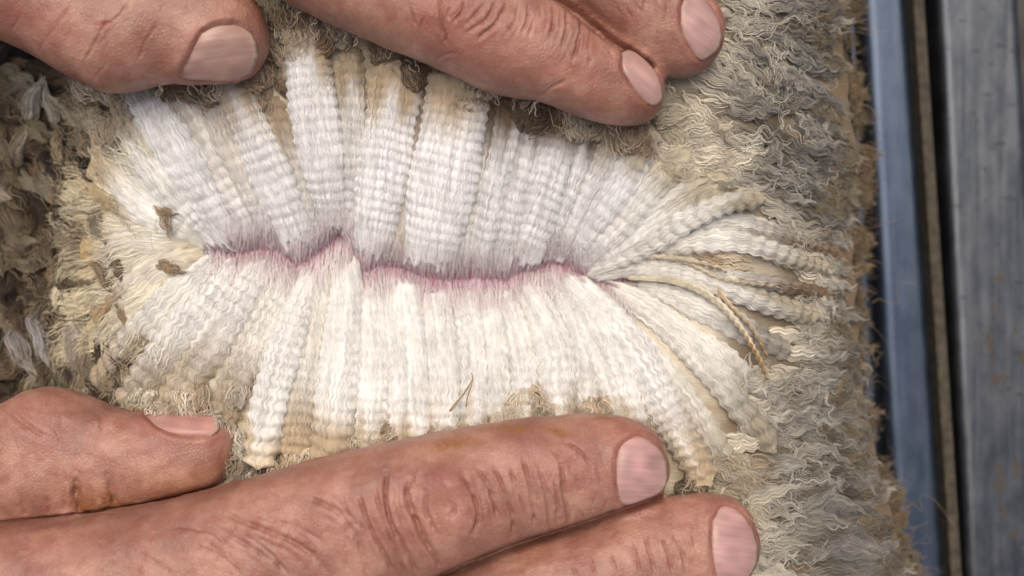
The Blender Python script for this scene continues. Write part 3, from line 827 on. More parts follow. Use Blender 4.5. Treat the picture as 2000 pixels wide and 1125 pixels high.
# matted wool that fills in around the fingertips and beyond the ends of the staples
def matted(poly, n, ang, cols, lift, width=(30, 56), length=(60, 120), wav=(1.5, 4)):
    xs_, ys_ = [p[0] for p in poly], [p[1] for p in poly]
    for _ in range(n):
        x = rng.uniform(min(xs_), max(xs_)); y = rng.uniform(min(ys_), max(ys_))
        c = cols[rng.integers(len(cols))] * rng.uniform(.8, 1.08)
        make_lock(x, y, ang + rng.normal(0, .4), rng.uniform(*length), rng.uniform(*width), (lift[0], lift[1] * rng.uniform(.6, 1.2)), c * .95, c * 1.05, 'matted_lock', nf=36, seg=18, wav=rng.uniform(*wav), lam=rng.uniform(22, 36),
                  curl=rng.normal(0, .5), splay=.5, fw=2.1)


matted([(175, 190), (265, 330)], 16, -2.2, [lin(176, 162, 138), lin(140, 124, 102), lin(200, 188, 166)], (10, 34))
tn = [lin(176, 156, 128), lin(150, 128, 102), lin(196, 180, 154), lin(130, 108, 84)]
matted([(505, 20), (640, 240)], 24, -1.7, tn, (-4, 14))
matted([(200, 195), (500, 215)], 16, -2.1, tn, (0, 18))
matted([(1270, 215), (1400, 330)], 16, .1, [lin(206, 194, 168), lin(186, 172, 146), lin(222, 212, 190)], (2, 20))
matted([(1290, 860), (1450, 985)], 20, .7, [lin(166, 150, 126), lin(196, 184, 160), lin(130, 114, 94), lin(90, 76, 62)], (0, 22))
matted([(455, 850), (520, 930)], 8, 1.9, [lin(120, 108, 96), lin(180, 166, 144), lin(84, 74, 66)], (4, 22))
for _ in range(46):
    x = rng.uniform(170, 340); y = rng.uniform(290, 680)
    f = smooth(330, 190, x)
    c = (lin(238, 232, 212) * (1 - f) + lin(222, 208, 174) * f) * rng.uniform(.88, 1.04)
    make_lock(x, y, math.atan2(y - 480, x - 430) + rng.normal(0, .28), rng.uniform(70, 130), rng.uniform(36, 70), (6, rng.uniform(10, 26)), c, c * rng.uniform(.8, 1.0), 'matted_lock', nf=44, seg=16, wav=rng.uniform(.6, 2.2), lam=rng.uniform(26, 44),
              curl=rng.normal(0, .4), splay=.5, fw=1.6, body=rng.random() < .4)
matted([(1320, 480), (1420, 520)], 5, .2, [lin(206, 190, 162), lin(176, 154, 124)], (-2, 10), width=(24, 40))
matted([(190, 640), (320, 800)], 18, 2.2, [lin(196, 182, 156), lin(160, 142, 116), lin(214, 204, 186)], (2, 20))

# two long crimped strands lying loose over the right fan
for pts, w0, colr, tipc in [
    ([(1225, 540), (1320, 548), (1390, 580), (1440, 630), (1478, 690), (1500, 742)], 11, lin(232, 222, 194), lin(176, 142, 96)),
    ([(1290, 500), (1350, 515), (1400, 540), (1450, 552), (1520, 560)], 9, lin(214, 200, 172), lin(180, 164, 138)),
    ([(1240, 500), (1300, 502), (1360, 512), (1420, 530)], 8, lin(220, 206, 178), lin(180, 160, 132)),
    ([(1400, 560), (1430, 600), (1470, 640), (1500, 700)], 7, lin(196, 176, 146), lin(160, 134, 100)),
]:
    make_staple(pts, w0, w0, w0 * .4, name='crimped_strand', h=w0 * .55, lam=17, amp=3.4, lift=(26, 46), root=colr, mid=colr, tip=tipc, tip_from=.55, fibres=10, pink=False, strand=7, fib_w=1.8, du=1.6)

# fine root hairs standing over the pink parting
Gr = Geo()
q = catmull(PART, 3)
nq = len(q)
F = 3400
k = rng.integers(0, nq, F)
dq = np.gradient(q, axis=0); dq /= np.linalg.norm(dq, axis=1, keepdims=True)
nn = np.stack([-dq[:, 1], dq[:, 0]], -1)
sgn = np.where(rng.random(F) < .5, -1, 1)
o0 = sgn * rng.uniform(-5, 20, F)
ln = rng.uniform(26, 70, F)
seg = 10
t = np.linspace(0, 1, seg)
lean = rng.normal(0, .22, F)
bx = q[k, 0] + nn[k, 0] * o0 * .3; by = q[k, 1] + o0
X = bx[:, None] + (lean * ln)[:, None] * t; Y = by[:, None] + (sgn * ln)[:, None] * t
Z = zf(X, Y) + 6 + 26 * np.sin(np.clip(t * 1.1, 0, 1) * math.pi * .5)[None] * rng.uniform(.3, 1.1, F)[:, None]
Pc = W(X, Y, Z)
Tt, Ls, Nn = frame(Pc)
cr = lin(206, 180, 188) * (1 - t[None, :, None]) + lin(240, 234, 228) * t[None, :, None]
Gr.ribbons(Pc, Ls, (1.7 * rng.uniform(.5, 1.1, F))[:, None] * (1 - .6 * t)[None], cr * rng.uniform(.85, 1.05, F)[:, None, None], np.stack([X, Y, X * 0], -1))
rh = to_sheep(Gr.build('root_hair', M_fibre)); rh['kind'] = 'stuff'

# ------------------------------------------------------------------ straw caught in the wool
def straw(pts, r, name, label):
    q = catmull(pts, 3)
    P = W(q[:, 0], q[:, 1], zf(q[:, 0], q[:, 1]) + q[:, 2])
    T, Ld, N = frame(P)
    a = np.linspace(0, 2 * math.pi, 7)
    tt = np.linspace(0, 1, len(q))
    rad = r * (1 - .5 * tt)
    V = P[:, None] + (Ld[:, None] * np.cos(a)[None, :, None] + N[:, None] * np.sin(a)[None, :, None]) * rad[:, None, None]
    G = Geo(); G.grid(V, lin(150, 118, 76), np.zeros(V.shape))
    ob = G.build(name, M_straw, origin=P[0])
    ob['label'] = label; ob['category'] = 'straw'; ob['group'] = 'bits of straw caught in the wool'
    return ob


straw([(878, 803, 34), (890, 788, 38), (905, 770, 40), (922, 742, 38), (921, 728, 34)], 1.9, 'straw_stalk', 'longer bent bit of straw lying in the white wool above the finger')
straw([(910, 795, 36), (913, 776, 40), (921, 752, 42), (924, 735, 40)], 1.5, 'straw_stalk', 'shorter upright bit of straw beside the longer bent one')


# ------------------------------------------------------------------ hands
def loft(st, ns=56, n_out=None):
    """st: rows (ax, ay, bx, by, zc, hz) edge pairs -> closed tube (verts, quads)"""
    st = np.array(st, float)
    A = W(st[:, 0], st[:, 1], st[:, 4]); B = W(st[:, 2], st[:, 3], st[:, 4])
    cen = (A + B) / 2; hw = np.linalg.norm(A - B, axis=1) / 2
    lat = (A - B) / (2 * hw[:, None] + 1e-9)
    pack = np.concatenate([cen, lat, hw[:, None], st[:, 5:6]], 1)
    key = catmull(pack[:, :3], 6.0)
    # interpolate the whole pack along its chord length with the same Catmull-Rom
    full = catmull(np.concatenate([pack[:, :3], pack[:, 3:6] * 60, pack[:, 6:8]], 1), 6.0)
    cen = full[:, :3]; lat = full[:, 3:6]; lat /= np.linalg.norm(lat, axis=1, keepdims=True)
    hw = np.maximum(full[:, 6], 1.0); hz = np.maximum(full[:, 7], 1.0)
    a = np.linspace(0, 2 * math.pi, ns, endpoint=False)
    ca, sa = np.cos(a), np.sin(a)
    e = 2 / 2.25
    cu = np.sign(ca) * np.abs(ca) ** e; su = np.sign(sa) * np.abs(sa) ** e
    V = cen[:, None] + lat[:, None] * (cu[None, :, None] * hw[:, None, None]) + np.array([0, 0, 1.0]) * (su[None, :, None] * hz[:, None, None])
    n = len(cen)
    idx = np.arange(n * ns).reshape(n, ns)
    q = np.stack([idx[:-1], np.roll(idx[:-1], -1, 1), np.roll(idx[1:], -1, 1), idx[1:]], -1).reshape(-1, 4).tolist()
    q.append(idx[0][::-1].tolist()); q.append(idx[-1].tolist())
    return V.reshape(-1, 3), q


def refine(me, pick=None):
    bm = bmesh.new(); bm.from_mesh(me)
    bm.normal_update()
    es = []
    for e in bm.edges:
        a, b = e.verts
        if pick is not None:
            if pick[a.index] and pick[b.index]:
                es.append(e)
        elif a.normal.z > -.02 and abs(a.co.x) < 1010 and abs(a.co.y) < 580 and b.normal.z > -.02:
            es.append(e)
    bmesh.ops.subdivide_edges(bm, edges=es, cuts=1, use_grid_fill=True, smooth=0)
    for _ in range(2 if pick is None else 1):
        bmesh.ops.smooth_vert(bm, verts=bm.verts[:], factor=.5, use_axis_x=True, use_axis_y=True, use_axis_z=True)
    bm.to_mesh(me); bm.free()
    me.update()


def fuse(parts, voxel, iters):
    vs, fs, n = [], [], 0
    for v, f in parts:
        vs.append(v); fs += [[i + n for i in q] for q in f]; n += len(v)
    me = bpy.data.meshes.new('tmp')
    me.from_pydata(np.concatenate(vs).tolist(), [], fs)
    ob = bpy.data.objects.new('tmp', me); COL.objects.link(ob)
    m = ob.modifiers.new('r', 'REMESH'); m.mode = 'VOXEL'; m.voxel_size = voxel
    sm = ob.modifiers.new('s', 'SMOOTH'); sm.factor = .5; sm.iterations = iters
    dg = bpy.context.evaluated_depsgraph_get()
    ev = ob.evaluated_get(dg)
    m2 = bpy.data.meshes.new_from_object(ev)
    bpy.data.objects.remove(ob)
    return m2


def hand(parts, creases, bumps, reds, stains, nails, name, label, tilt, seams, voxel=8.2):
    me = fuse(parts, voxel, 4)
    refine(me)
    nv = len(me.vertices)
    co = np.empty(nv * 3, np.float32); me.vertices.foreach_get('co', co); co = co.reshape(-1, 3).astype(float)
    no = np.empty(nv * 3, np.float32); me.vertex_normals.foreach_get('vector', no); no = no.reshape(-1, 3)
    k = (D - co[:, 2]) / D
    px = co[:, 0] / k + 1000; py = -co[:, 1] / k + 562.5
    near = np.zeros(nv, bool)
    for line, depth, wid in creases:
        q = np.array(line, float)
        bb = (px > q[:, 0].min() - 18) & (px < q[:, 0].max() + 18) & (py > q[:, 1].min() - 18) & (py < q[:, 1].max() + 18) & (no[:, 2] > 0)
        near[bb] |= polydist(px[bb], py[bb], line) < 11
    refine(me, near)
    nv = len(me.vertices)
    co = np.empty(nv * 3, np.float32); me.vertices.foreach_get('co', co); co = co.reshape(-1, 3).astype(float)
    no = np.empty(nv * 3, np.float32); me.vertex_normals.foreach_get('vector', no); no = no.reshape(-1, 3).astype(float)
    k = (D - co[:, 2]) / D
    px = co[:, 0] / k + 1000; py = -co[:, 1] / k + 562.5
    top = smooth(-.15, .3, no[:, 2])
    disp = np.zeros(nv); cr = np.zeros(nv); red = np.zeros(nv); brn = np.zeros(nv)
    # skin sag and lumps
    disp += 3.0 * (vnoise(px / 60 + 3, py / 60 + co[:, 2] / 60) - .5) + 2.2 * (vnoise(px / 22, py / 22 + co[:, 2] / 22) - .5)
    extra = []
    for line, depth, wid in creases:
        if depth > 9:
            continue
        a_ = np.array(line, float)
        d_ = a_[-1] - a_[0]; d_ = np.array([-d_[1], d_[0]]) / (np.linalg.norm(d_) + 1e-6)
        for sg in (-1, 1):
            mid_ = a_.mean(0)
            b_ = mid_ + (a_ - mid_) * rng.uniform(.4, .85) + d_ * sg * rng.uniform(6, 14) + rng.normal(0, 2.5, a_.shape)
            extra.append((b_.tolist(), depth * rng.uniform(.25, .5), wid * .85))
    for line, depth, wid in list(creases) + extra:
        q = catmull(line, 8) if len(line) > 2 else np.array(line, float)
        bb = (px > q[:, 0].min() - 40) & (px < q[:, 0].max() + 40) & (py > q[:, 1].min() - 40) & (py < q[:, 1].max() + 40) & (no[:, 2] > -.2)
        if not bb.any():
            continue
        xs, ys = px[bb], py[bb]
        wid = wid * .82; depth = depth * .95
        wob = 2.6 * (vnoise(xs / 9, ys / 9) - .5)
        d = polydist(xs + wob, ys + wob, q.tolist())
        ends = np.minimum(np.hypot(xs - q[0, 0], ys - q[0, 1]), np.hypot(xs - q[-1, 0], ys - q[-1, 1]))
        fade = smooth(0, 22, ends + 3)
        brk = .35 + 1.0 * vnoise(xs / 13 + 7, ys / 13)
        g = np.exp(-(d / wid) ** 2) * fade * top[bb] * brk
        sh = np.exp(-((d - 2.4 * wid) / (1.6 * wid)) ** 2) * fade * top[bb]
        disp[bb] += -depth * g + .2 * depth * sh * brk
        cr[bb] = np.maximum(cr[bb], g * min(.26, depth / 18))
    for (x, y, rx, ry, hgt) in bumps:
        disp += hgt * np.exp(-((px - x) / rx) ** 2 - ((py - y) / ry) ** 2) * top
    for (x, y, rx, ry, a) in reds:
        red += a * np.exp(-((px - x) / rx) ** 2 - ((py - y) / ry) ** 2)
    brn += .20 * smooth(.5, .8, vnoise(px / 34 + 21, py / 34 + 9)) * smooth(.3, .7, vnoise(px / 8, py / 8 + 31))
    for (x, y, rx, ry, a, rot) in stains:
        cx, cy = px - x, py - y
        c_, s_ = math.cos(rot), math.sin(rot)
        u_, v_ = cx * c_ + cy * s_, -cx * s_ + cy * c_
        brn += a * np.exp(-(u_ / rx) ** 2 - (v_ / ry) ** 2) * smooth(.22, .6, vnoise(px / 7 + 11, py / 7) * .6 + .4 * vnoise(px / 18, py / 18 + 5) + .2)
    # nail beds: sink the skin under the plate, raise the fold round it
    bv, bf, n0 = [], [], 0
    for v, f in parts[:3]:
        bv += v.tolist(); bf += [[i + n0 for i in q] for q in f]; n0 += len(v)
    bvh = BVHTree.FromPolygons(bv, bf)
    camp = Vector((0, 0, D))
    built = []
    for poly, base_dir, colr, label_n, nm in nails:
        ring = catmull(poly + [poly[0]], 5)[:-1]
        c = ring.mean(0)
        m = len(ring)
        rad = np.linspace(0, 1, 15)
        gx = c[0] + (ring[:, 0] - c[0])[None] * rad[:, None]; gy = c[1] + (ring[:, 1] - c[1])[None] * rad[:, None]
        hits, xy = [], []
        for r_ in range(0, 14):
            for j in range(0, m, 2):
                tgt = Vector(W(gx[r_, j], gy[r_, j], 0).tolist())
                loc, nn_, _, _ = bvh.ray_cast(camp, (tgt - camp).normalized())
                if loc is not None and nn_.z > .12:
                    hits.append(loc[2]); xy.append((gx[r_, j] - c[0], gy[r_, j] - c[1]))
        xy = np.array(xy); hz = np.array(hits)
        def basis(x, y):
            x = x / 60; y = y / 60
            return np.stack([np.ones_like(x), x, y, x * x, x * y, y * y], -1)
        coef, *_ = np.linalg.lstsq(basis(xy[:, 0], xy[:, 1]), hz, rcond=None)
        zz = basis(gx - c[0], gy - c[1]) @ coef
        # rim hugs the finger
        plate = zz + 2.2 - 3.4 * (rad[:, None] ** 5)
        bd = np.array(base_dir, float); bd /= np.linalg.norm(bd)
        along = ((gx - c[0]) * bd[0] + (gy - c[1]) * bd[1])
        across = (-(gx - c[0]) * bd[1] + (gy - c[1]) * bd[0])
        am = np.abs(along).max()
        tt = along / am
        Vp = W(gx, gy, plate)
        skirt = Vp[-1].copy(); skirt[:, 2] -= 7
        Vp = np.concatenate([Vp, skirt[None]])
        tt = np.concatenate([tt, tt[-1:]]); across = np.concatenate([across, across[-1:]]); along = np.concatenate([along, along[-1:]])
        rr = np.concatenate([rad, [1.0]])[:, None] * np.ones_like(tt)
        pinkc = lin(*colr); pale = lin(176, 154, 136); lun = lin(172, 138, 128)
        mixp = smooth(.15, .75, -tt)[..., None]
        C = pinkc * (1 - mixp * .5) + lun * mixp * .5
        tipm = (smooth(.52, .86, tt) * smooth(.80, .94, rr))[..., None]
        C = C * (1 - tipm) + pale * tipm
        C = C * (.76 + .40 * vnoise(across / 16 + c[0], along / 24)[..., None])
        rim = (smooth(.93, 1.0, rr) * (1 - smooth(.5, .9, tt)))[..., None]
        C = C * (1 - .35 * rim) + lin(170, 104, 92) * .35 * rim
        dirt = (smooth(.94, 1.0, rr) * smooth(-.2, .6, tt) * .6 * (vnoise(across / 9 + 3, along / 9) > .45))[..., None]
        C = C * (1 - dirt) + lin(112, 84, 54) * dirt
        G = Geo()
        wrap = lambda A: np.concatenate([A, A[:, :1]], 1)
        # close the ring by repeating the first column
        G.grid(wrap(Vp), wrap(C), np.stack([wrap(across) , wrap(along), wrap(along) * 0 + c[0]], -1))
        built.append((G, Vp[0, 0], nm, label_n))
        # fold
        d = polydist(px, py, np.vstack([ring, ring[:1]]).tolist())
        ang_in = np.zeros(nv, bool)
        bb = (np.abs(px - c[0]) < 120) & (np.abs(py - c[1]) < 120) & (no[:, 2] > -.1)
        X0, Y0 = px[bb], py[bb]
        inside = np.zeros(len(X0), bool)
        R = np.vstack([ring, ring[:1]])
        for (x1, y1), (x2, y2) in zip(R[:-1], R[1:]):
            cond = (y1 > Y0) != (y2 > Y0)
            inside ^= cond & (X0 < (x2 - x1) * (Y0 - y1) / (y2 - y1 + 1e-9) + x1)
        db = d[bb]
        al = ((X0 - c[0]) * bd[0] + (Y0 - c[1]) * bd[1]) / am
        fold = 3.6 * np.exp(-((db - 9) / 9) ** 2) * (1 - smooth(.45, .9, al)) - 3.4 * np.exp(-(db / 3.0) ** 2)
        disp[bb] += np.where(inside, -6 * smooth(0, 8, db), fold)
        red[bb] += np.where(inside, 0, .16 * np.exp(-(db / 14) ** 2))
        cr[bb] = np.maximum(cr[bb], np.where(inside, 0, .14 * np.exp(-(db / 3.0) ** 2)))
    co2 = co + no * disp[:, None]
    for line, dep, wd_ in seams:
        q = catmull(line, 10)
        bb = (px > q[:, 0].min() - 30) & (px < q[:, 0].max() + 30) & (py > q[:, 1].min() - 30) & (py < q[:, 1].max() + 30) & (no[:, 2] > -.3)
        d = polydist(px[bb], py[bb], q.tolist())
        g = np.exp(-(d / wd_) ** 2)
        co2[bb, 2] -= dep * g
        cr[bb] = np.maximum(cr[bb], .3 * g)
    org = co2.mean(0) * S
    org[2] = co2[:, 2].min() * S
    me.vertices.foreach_set('co', (co2 * S - org).astype(np.float32).ravel())
    c4 = np.ones((nv, 4), np.float32)
    c4[:, 0] = np.clip(red, 0, 1); c4[:, 1] = np.clip(brn, 0, 1); c4[:, 2] = np.clip(cr, 0, 1)
    me.attributes.new('Col', 'FLOAT_COLOR', 'POINT').data.foreach_set('color', c4.ravel())
    ct, st = math.cos(tilt), math.sin(tilt)
    fb = np.stack([px * ct + py * st, -px * st + py * ct, co[:, 2]], -1).astype(np.float32)
    me.attributes.new('fib', 'FLOAT_VECTOR', 'POINT').data.foreach_set('vector', fb.ravel())
    me.polygons.foreach_set('use_smooth', np.ones(len(me.polygons), dtype=bool))
    me.materials.clear(); me.materials.append(M_skin)
    me.name = name
    me.update()
    ob = bpy.data.objects.new(name, me); COL.objects.link(ob)
    ob.location = org
    ob['label'] = label; ob['category'] = 'hand'; ob['group'] = 'hands parting the fleece'
    bpy.context.view_layer.update()
    for G, o_, nm, label_n in built:
        n_ob = G.build(nm, M_nail, origin=o_)
        n_ob.parent = ob
        n_ob.matrix_parent_inverse = ob.matrix_world.inverted()
        if label_n:
            n_ob['label'] = label_n
    print(name, nv, 'verts')
    return ob


def crop(origin, sc, lines):
    out = []
    for pts, dep, wid in lines:
        out.append(([(origin[0] + x * sc, origin[1] + y * sc) for x, y in pts], dep, wid))
    return out


# ---- lower hand
idx_l = [(-420, 1070, -380, 1420, 70, 130), (-200, 1046, -150, 1400, 72, 125), (0, 1026, 40, 1380, 76, 120), (150, 1011, 200, 1340, 80, 118), (280, 990, 340, 1300, 84, 114), (400, 960, 470, 1260, 86, 110), (500, 930, 570, 1225, 88, 108),
         (600, 900, 680, 1190, 90, 106), (700, 876, 762, 1160, 92, 105), (800, 854, 850, 1132, 94, 104), (900, 836, 930, 1098, 93, 100), (1000, 820, 1020, 1063, 90, 92),
         (1100, 810, 1110, 1032, 86, 86), (1180, 809, 1180, 1012, 82, 80), (1240, 821, 1235, 1000, 78, 72), (1280, 846, 1270, 985, 72, 58), (1302, 885, 1294, 962, 66, 38), (1308, 915, 1306, 936, 62, 14)]
mid_l = [(-100, 1440, -60, 1680, 40, 110), (300, 1325, 380, 1560, 52, 104), (600, 1225, 680, 1450, 58, 98), (870, 1128, 940, 1370, 62, 96), (960, 1088, 1020, 1320, 62, 94), (1050, 1056, 1100, 1285, 62, 92), (1150, 1025, 1190, 1250, 62, 90),
         (1250, 988, 1285, 1222, 62, 88), (1330, 967, 1355, 1197, 60, 82), (1400, 964, 1410, 1170, 58, 72), (1445, 984, 1448, 1145, 52, 56), (1475, 1025, 1473, 1110, 46, 36), (1484, 1058, 1483, 1078, 42, 12)]
thb_l = [(-420, 880, -400, 1140, -20, 120), (-200, 832, -200, 1070, -26, 112), (-80, 806, -80, 1050, -30, 108), (0, 788, 0, 1040, -32, 104), (50, 763, 52, 1032, -32, 102), (100, 755, 110, 1025, -32, 98), (160, 769, 170, 1015, -32, 92), (220, 794, 230, 1000, -30, 88),
         (280, 806, 290, 990, -28, 84), (340, 804, 350, 979, -26, 80), (400, 803, 402, 966, -22, 72), (435, 815, 432, 950, -20, 58), (455, 840, 453, 914, -18, 38), (464, 868, 463, 884, -18, 12)]
ring_l = [(-100, 1640, -80, 1880, 20, 104), (300, 1530, 380, 1740, 30, 96), (700, 1410, 770, 1610, 36, 90), (1000, 1320, 1050, 1510, 36, 86), (1250, 1250, 1285, 1430, 30, 80), (1350, 1235, 1360, 1390, 26, 60), (1395, 1290, 1395, 1320, 22, 16)]
lit_l = [(-100, 1840, -80, 2050, 0, 96), (300, 1730, 360, 1910, 6, 84), (650, 1620, 710, 1780, 10, 74), (900, 1540, 940, 1680, 8, 66), (1010, 1530, 1020, 1630, 4, 46), (1045, 1565, 1045, 1585, 0, 12)]
palm_l = [(-900, 1100, -900, 1700, 20, 110), (-650, 1040, -620, 1900, 20, 130), (-400, 1040, -380, 2000, 24, 140), (-100, 1090, -80, 2010, 26, 140), (150, 1130, 200, 1800, 24, 120), (330, 1230, 340, 1500, 20, 80)]
c8 = crop((700, 700), .378, [
    ([(150, 590), (140, 700), (170, 850), (250, 1000), (300, 1110)], 7, 4.5), ([(90, 680), (120, 800), (170, 950), (250, 1120)], 5, 4),
    ([(270, 620), (250, 700), (290, 820), (350, 950), (430, 1090)], 8, 5), ([(350, 690), (350, 780), (400, 900)], 4, 4), ([(540, 600), (600, 720), (612, 830), (590, 900)], 6, 4.5),
    ([(610, 560), (680, 680), (720, 830)], 4, 3.8), ([(700, 560), (760, 700), (800, 850), (790, 910)], 5, 3.8), ([(780, 560), (830, 700), (872, 830)], 4, 3.6),
    ([(850, 520), (890, 680), (912, 860)], 5, 3.8), ([(930, 550), (970, 720), (992, 890)], 4.5, 3.8), ([(1050, 555), (1060, 700), (1086, 830), (1062, 870)], 8, 4.2),
    ([(1070, 430), (1150, 490), (1205, 552)], 4.5, 3.6), ([(1120, 600), (1150, 700)], 3, 3.4), ([(1230, 560), (1262, 665)], 3, 3.4), ([(0, 700), (50, 850), (130, 1000), (180, 1110)], 5, 4.5),
    ([(1000, 470), (1050, 540)], 3, 3.4), ([(1010, 600), (1030, 760), (1020, 860)], 3.4, 3.4), ([(660, 720), (700, 880)], 3, 3.4), ([(300, 560), (270, 640)], 4, 4), ([(460, 720), (500, 780), (440, 830)], 3, 4),
    ([(1130, 770), (1180, 850)], 2.5, 3.4), ([(1290, 720), (1260, 800)], 2.5, 3.4), ([(1200, 780), (1230, 700)], 2.2, 3.2),
    ([(1400, 940), (1440, 1030), (1452, 1125)], 4, 3.8), ([(1480, 910), (1500, 1000), (1532, 1110)], 4.5, 3.8), ([(1560, 920), (1600, 1010), (1622, 1115)], 5, 3.8), ([(1640, 920), (1680, 1030), (1690, 1120)], 4, 3.6),
    ([(1720, 900), (1742, 990)], 3.5, 3.4), ([(1300, 1000), (1332, 1110)], 3.5, 3.6), ([(1100, 1060), (1135, 1130)], 4, 4), ([(1200, 1030), (1225, 1120)], 3, 3.6), ([(1000, 1080), (1020, 1130)], 3, 3.6)])
c7 = crop((0, 700), .378, [(p_, d_ * .75, w_ * 1.35) for p_, d_, w_ in [
    ([(1100, 870), (1300, 980), (1500, 1110)], 5, 5), ([(1150, 800), (1400, 900), (1600, 1000), (1700, 1120)], 5, 4.6), ([(1600, 720), (1750, 800), (1850, 950), (1900, 1110)], 6, 4.6),
    ([(1750, 680), (1800, 800), (1900, 900)], 4, 4.2), ([(1860, 700), (1885, 800)], 4, 4), ([(900, 870), (1100, 900), (1200, 1000)], 3.5, 4.4), ([(700, 1000), (800, 1060), (900, 1120)], 3.5, 4.6),
    ([(1350, 820), (1550, 880), (1680, 960)], 3.5, 4), ([(1250, 900), (1400, 1010), (1480, 1120)], 4, 4.2), ([(1000, 960), (1150, 1030), (1250, 1120)], 4, 4.4), ([(1550, 830), (1500, 900), (1450, 1000)], 3, 4),
    ([(1700, 860), (1640, 960), (1600, 1080)], 3, 4), ([(1450, 800), (1380, 880), (1330, 1000)], 2.6, 4), ([(1800, 880), (1780, 1000), (1800, 1110)], 3.5, 4), ([(600, 1040), (500, 1120)], 3, 4.4), ([(1200, 860), (1150, 960), (1120, 1080)], 2.6, 4),
    ([(396, 600), (388, 700), (412, 815)], 11, 6), ([(560, 610), (580, 720), (612, 795)], 9.5, 5.5), ([(240, 700), (262, 835)], 4, 4.5), ([(110, 690), (132, 835)], 3.5, 4.5),
    ([(40, 262), (150, 350), (245, 415)], 5, 5.5), ([(500, 230), (525, 330), (480, 450)], 2.4, 4.5), ([(300, 250), (320, 360), (300, 470)], 1.8, 4.5), ([(330, 640), (340, 800)], 3, 4), ([(480, 660), (500, 790)], 3, 4), ([(660, 640), (700, 750)], 3, 5)]])
hand([loft(idx_l), loft(mid_l), loft(thb_l), loft(ring_l), loft(lit_l), loft(palm_l)], c8 + c7,
     [(872, 945, 40, 34, 16), (893, 1022, 36, 34, 14), (830, 1000, 30, 60, -4), (700, 985, 120, 60, 4), (190, 985, 22, 26, 6), (60, 850, 70, 50, 6)],
     [(870, 980, 90, 80, .35), (1080, 900, 120, 60, .35), (1230, 835, 60, 30, .4), (600, 1020, 200, 80, .25), (80, 830, 70, 50, .35), (330, 850, 70, 30, .2), (1330, 1010, 90, 40, .3), (1150, 1080, 160, 40, .2), (250, 880, 120, 60, .15), (100, 1080, 250, 60, .2)],
     [(880, 868, 50, 14, 1.0, -.15), (1005, 838, 24, 7, 1.5, 0), (1090, 843, 28, 6, 1.4, .2), (972, 834, 30, 6, 1.5, 0), (1175, 817, 16, 6, 1.4, 0), (190, 975, 40, 22, .75, 0), (225, 990, 26, 18, .8, 0), (400, 925, 50, 18, .45, -.3), (160, 985, 14, 24, .9, 0), (330, 960, 60, 14, .4, -.2), (897, 1042, 4, 3, 1.5, 0)],
     [([(1202, 900), (1212, 870), (1240, 853), (1272, 862), (1296, 888), (1303, 925), (1295, 958), (1255, 978), (1216, 985), (1204, 950)], (1, .08), (182, 142, 136), 'rounded pink fingernail on the straight index finger', 'fingernail'),
      ([(1392, 1015), (1412, 990), (1445, 1000), (1470, 1035), (1479, 1075), (1472, 1115), (1440, 1150), (1408, 1150), (1396, 1110), (1390, 1060)], (1, .15), (182, 142, 136), 'pink fingernail at the bottom edge with a white rim', 'fingernail'),
      ([(284, 812), (310, 836), (350, 850), (412, 852), (428, 828), (410, 806), (345, 807)], (1, .05), (176, 130, 118), 'narrow thumbnail seen from the side', 'thumbnail')],
     'hand', 'lower hand with straight index finger and thumb pressing the fleece down, brown stains on skin', -.20,
     [([(-60, 1036), (0, 1030), (150, 1014), (280, 993), (400, 964), (455, 946)], 46, 9), ([(860, 1130), (960, 1088), (1050, 1056), (1150, 1025), (1250, 988), (1290, 975)], 40, 7)])

# ---- upper hand
idx_u = [(250, -400, 130, -200, 120, 120), (500, -300, 400, -90, 104, 112), (640, -215, 545, -4, 96, 108), (785, -140, 700, 71, 92, 106), (930, -78, 850, 131, 90, 104), (1030, -28, 958, 180, 86, 96), (1108, 10, 1050, 196, 82, 90), (1176, 62, 1130, 228, 78, 82),
         (1225, 97, 1190, 243, 74, 74), (1262, 121, 1240, 246, 70, 64), (1286, 146, 1272, 236, 66, 48), (1297, 172, 1289, 216, 62, 28), (1298, 190, 1297, 198, 60, 10)]
mid_u = [(550, -520, 470, -320, 110, 112), (880, -330, 800, -140, 96, 104), (1085, -220, 1000, -45, 84, 98), (1190, -150, 1120, 14, 74, 94), (1285, -90, 1214, 90, 66, 88), (1345, -45, 1270, 137, 62, 80), (1385, -5, 1322, 152, 58, 68), (1405, 26, 1362, 146, 54, 54), (1414, 56, 1393, 122, 50, 34), (1414, 84, 1408, 98, 48, 12)]
thb_u = [(-420, -420, -480, -120, 110, 130), (-80, -260, -150, 30, 90, 120), (60, -200, 0, 78, 84, 116), (140, -150, 80, 118, 80, 112), (220, -110, 150, 158, 76, 108), (270, -85, 205, 180, 74, 102), (320, -70, 260, 177, 70, 98),
         (380, -55, 330, 163, 68, 92), (430, -44, 400, 161, 66, 84), (478, -18, 455, 161, 62, 72), (509, 18, 494, 146, 58, 54), (523, 54, 516, 112, 54, 32), (527, 74, 526, 88, 52, 10)]
ring_u = [(650, -680, 580, -490, 90, 100), (960, -500, 890, -320, 78, 96), (1200, -350, 1130, -190, 62, 86), (1330, -270, 1280, -130, 50, 70), (1385, -210, 1365, -150, 44, 40), (1392, -180, 1390, -172, 42, 10)]
lit_u = [(700, -820, 640, -660, 70, 90), (960, -660, 900, -510, 56, 80), (1120, -550, 1070, -420, 42, 70), (1195, -490, 1175, -440, 34, 38), (1202, -462, 1200, -455, 32, 10)]
palm_u = [(-900, -1100, -1150, -500, 160, 130), (-600, -950, -800, -330, 150, 140), (-300, -850, -480, -230, 140, 150), (100, -800, 0, -260, 130, 140), (450, -760, 300, -280, 115, 120), (600, -700, 480, -340, 105, 90)]
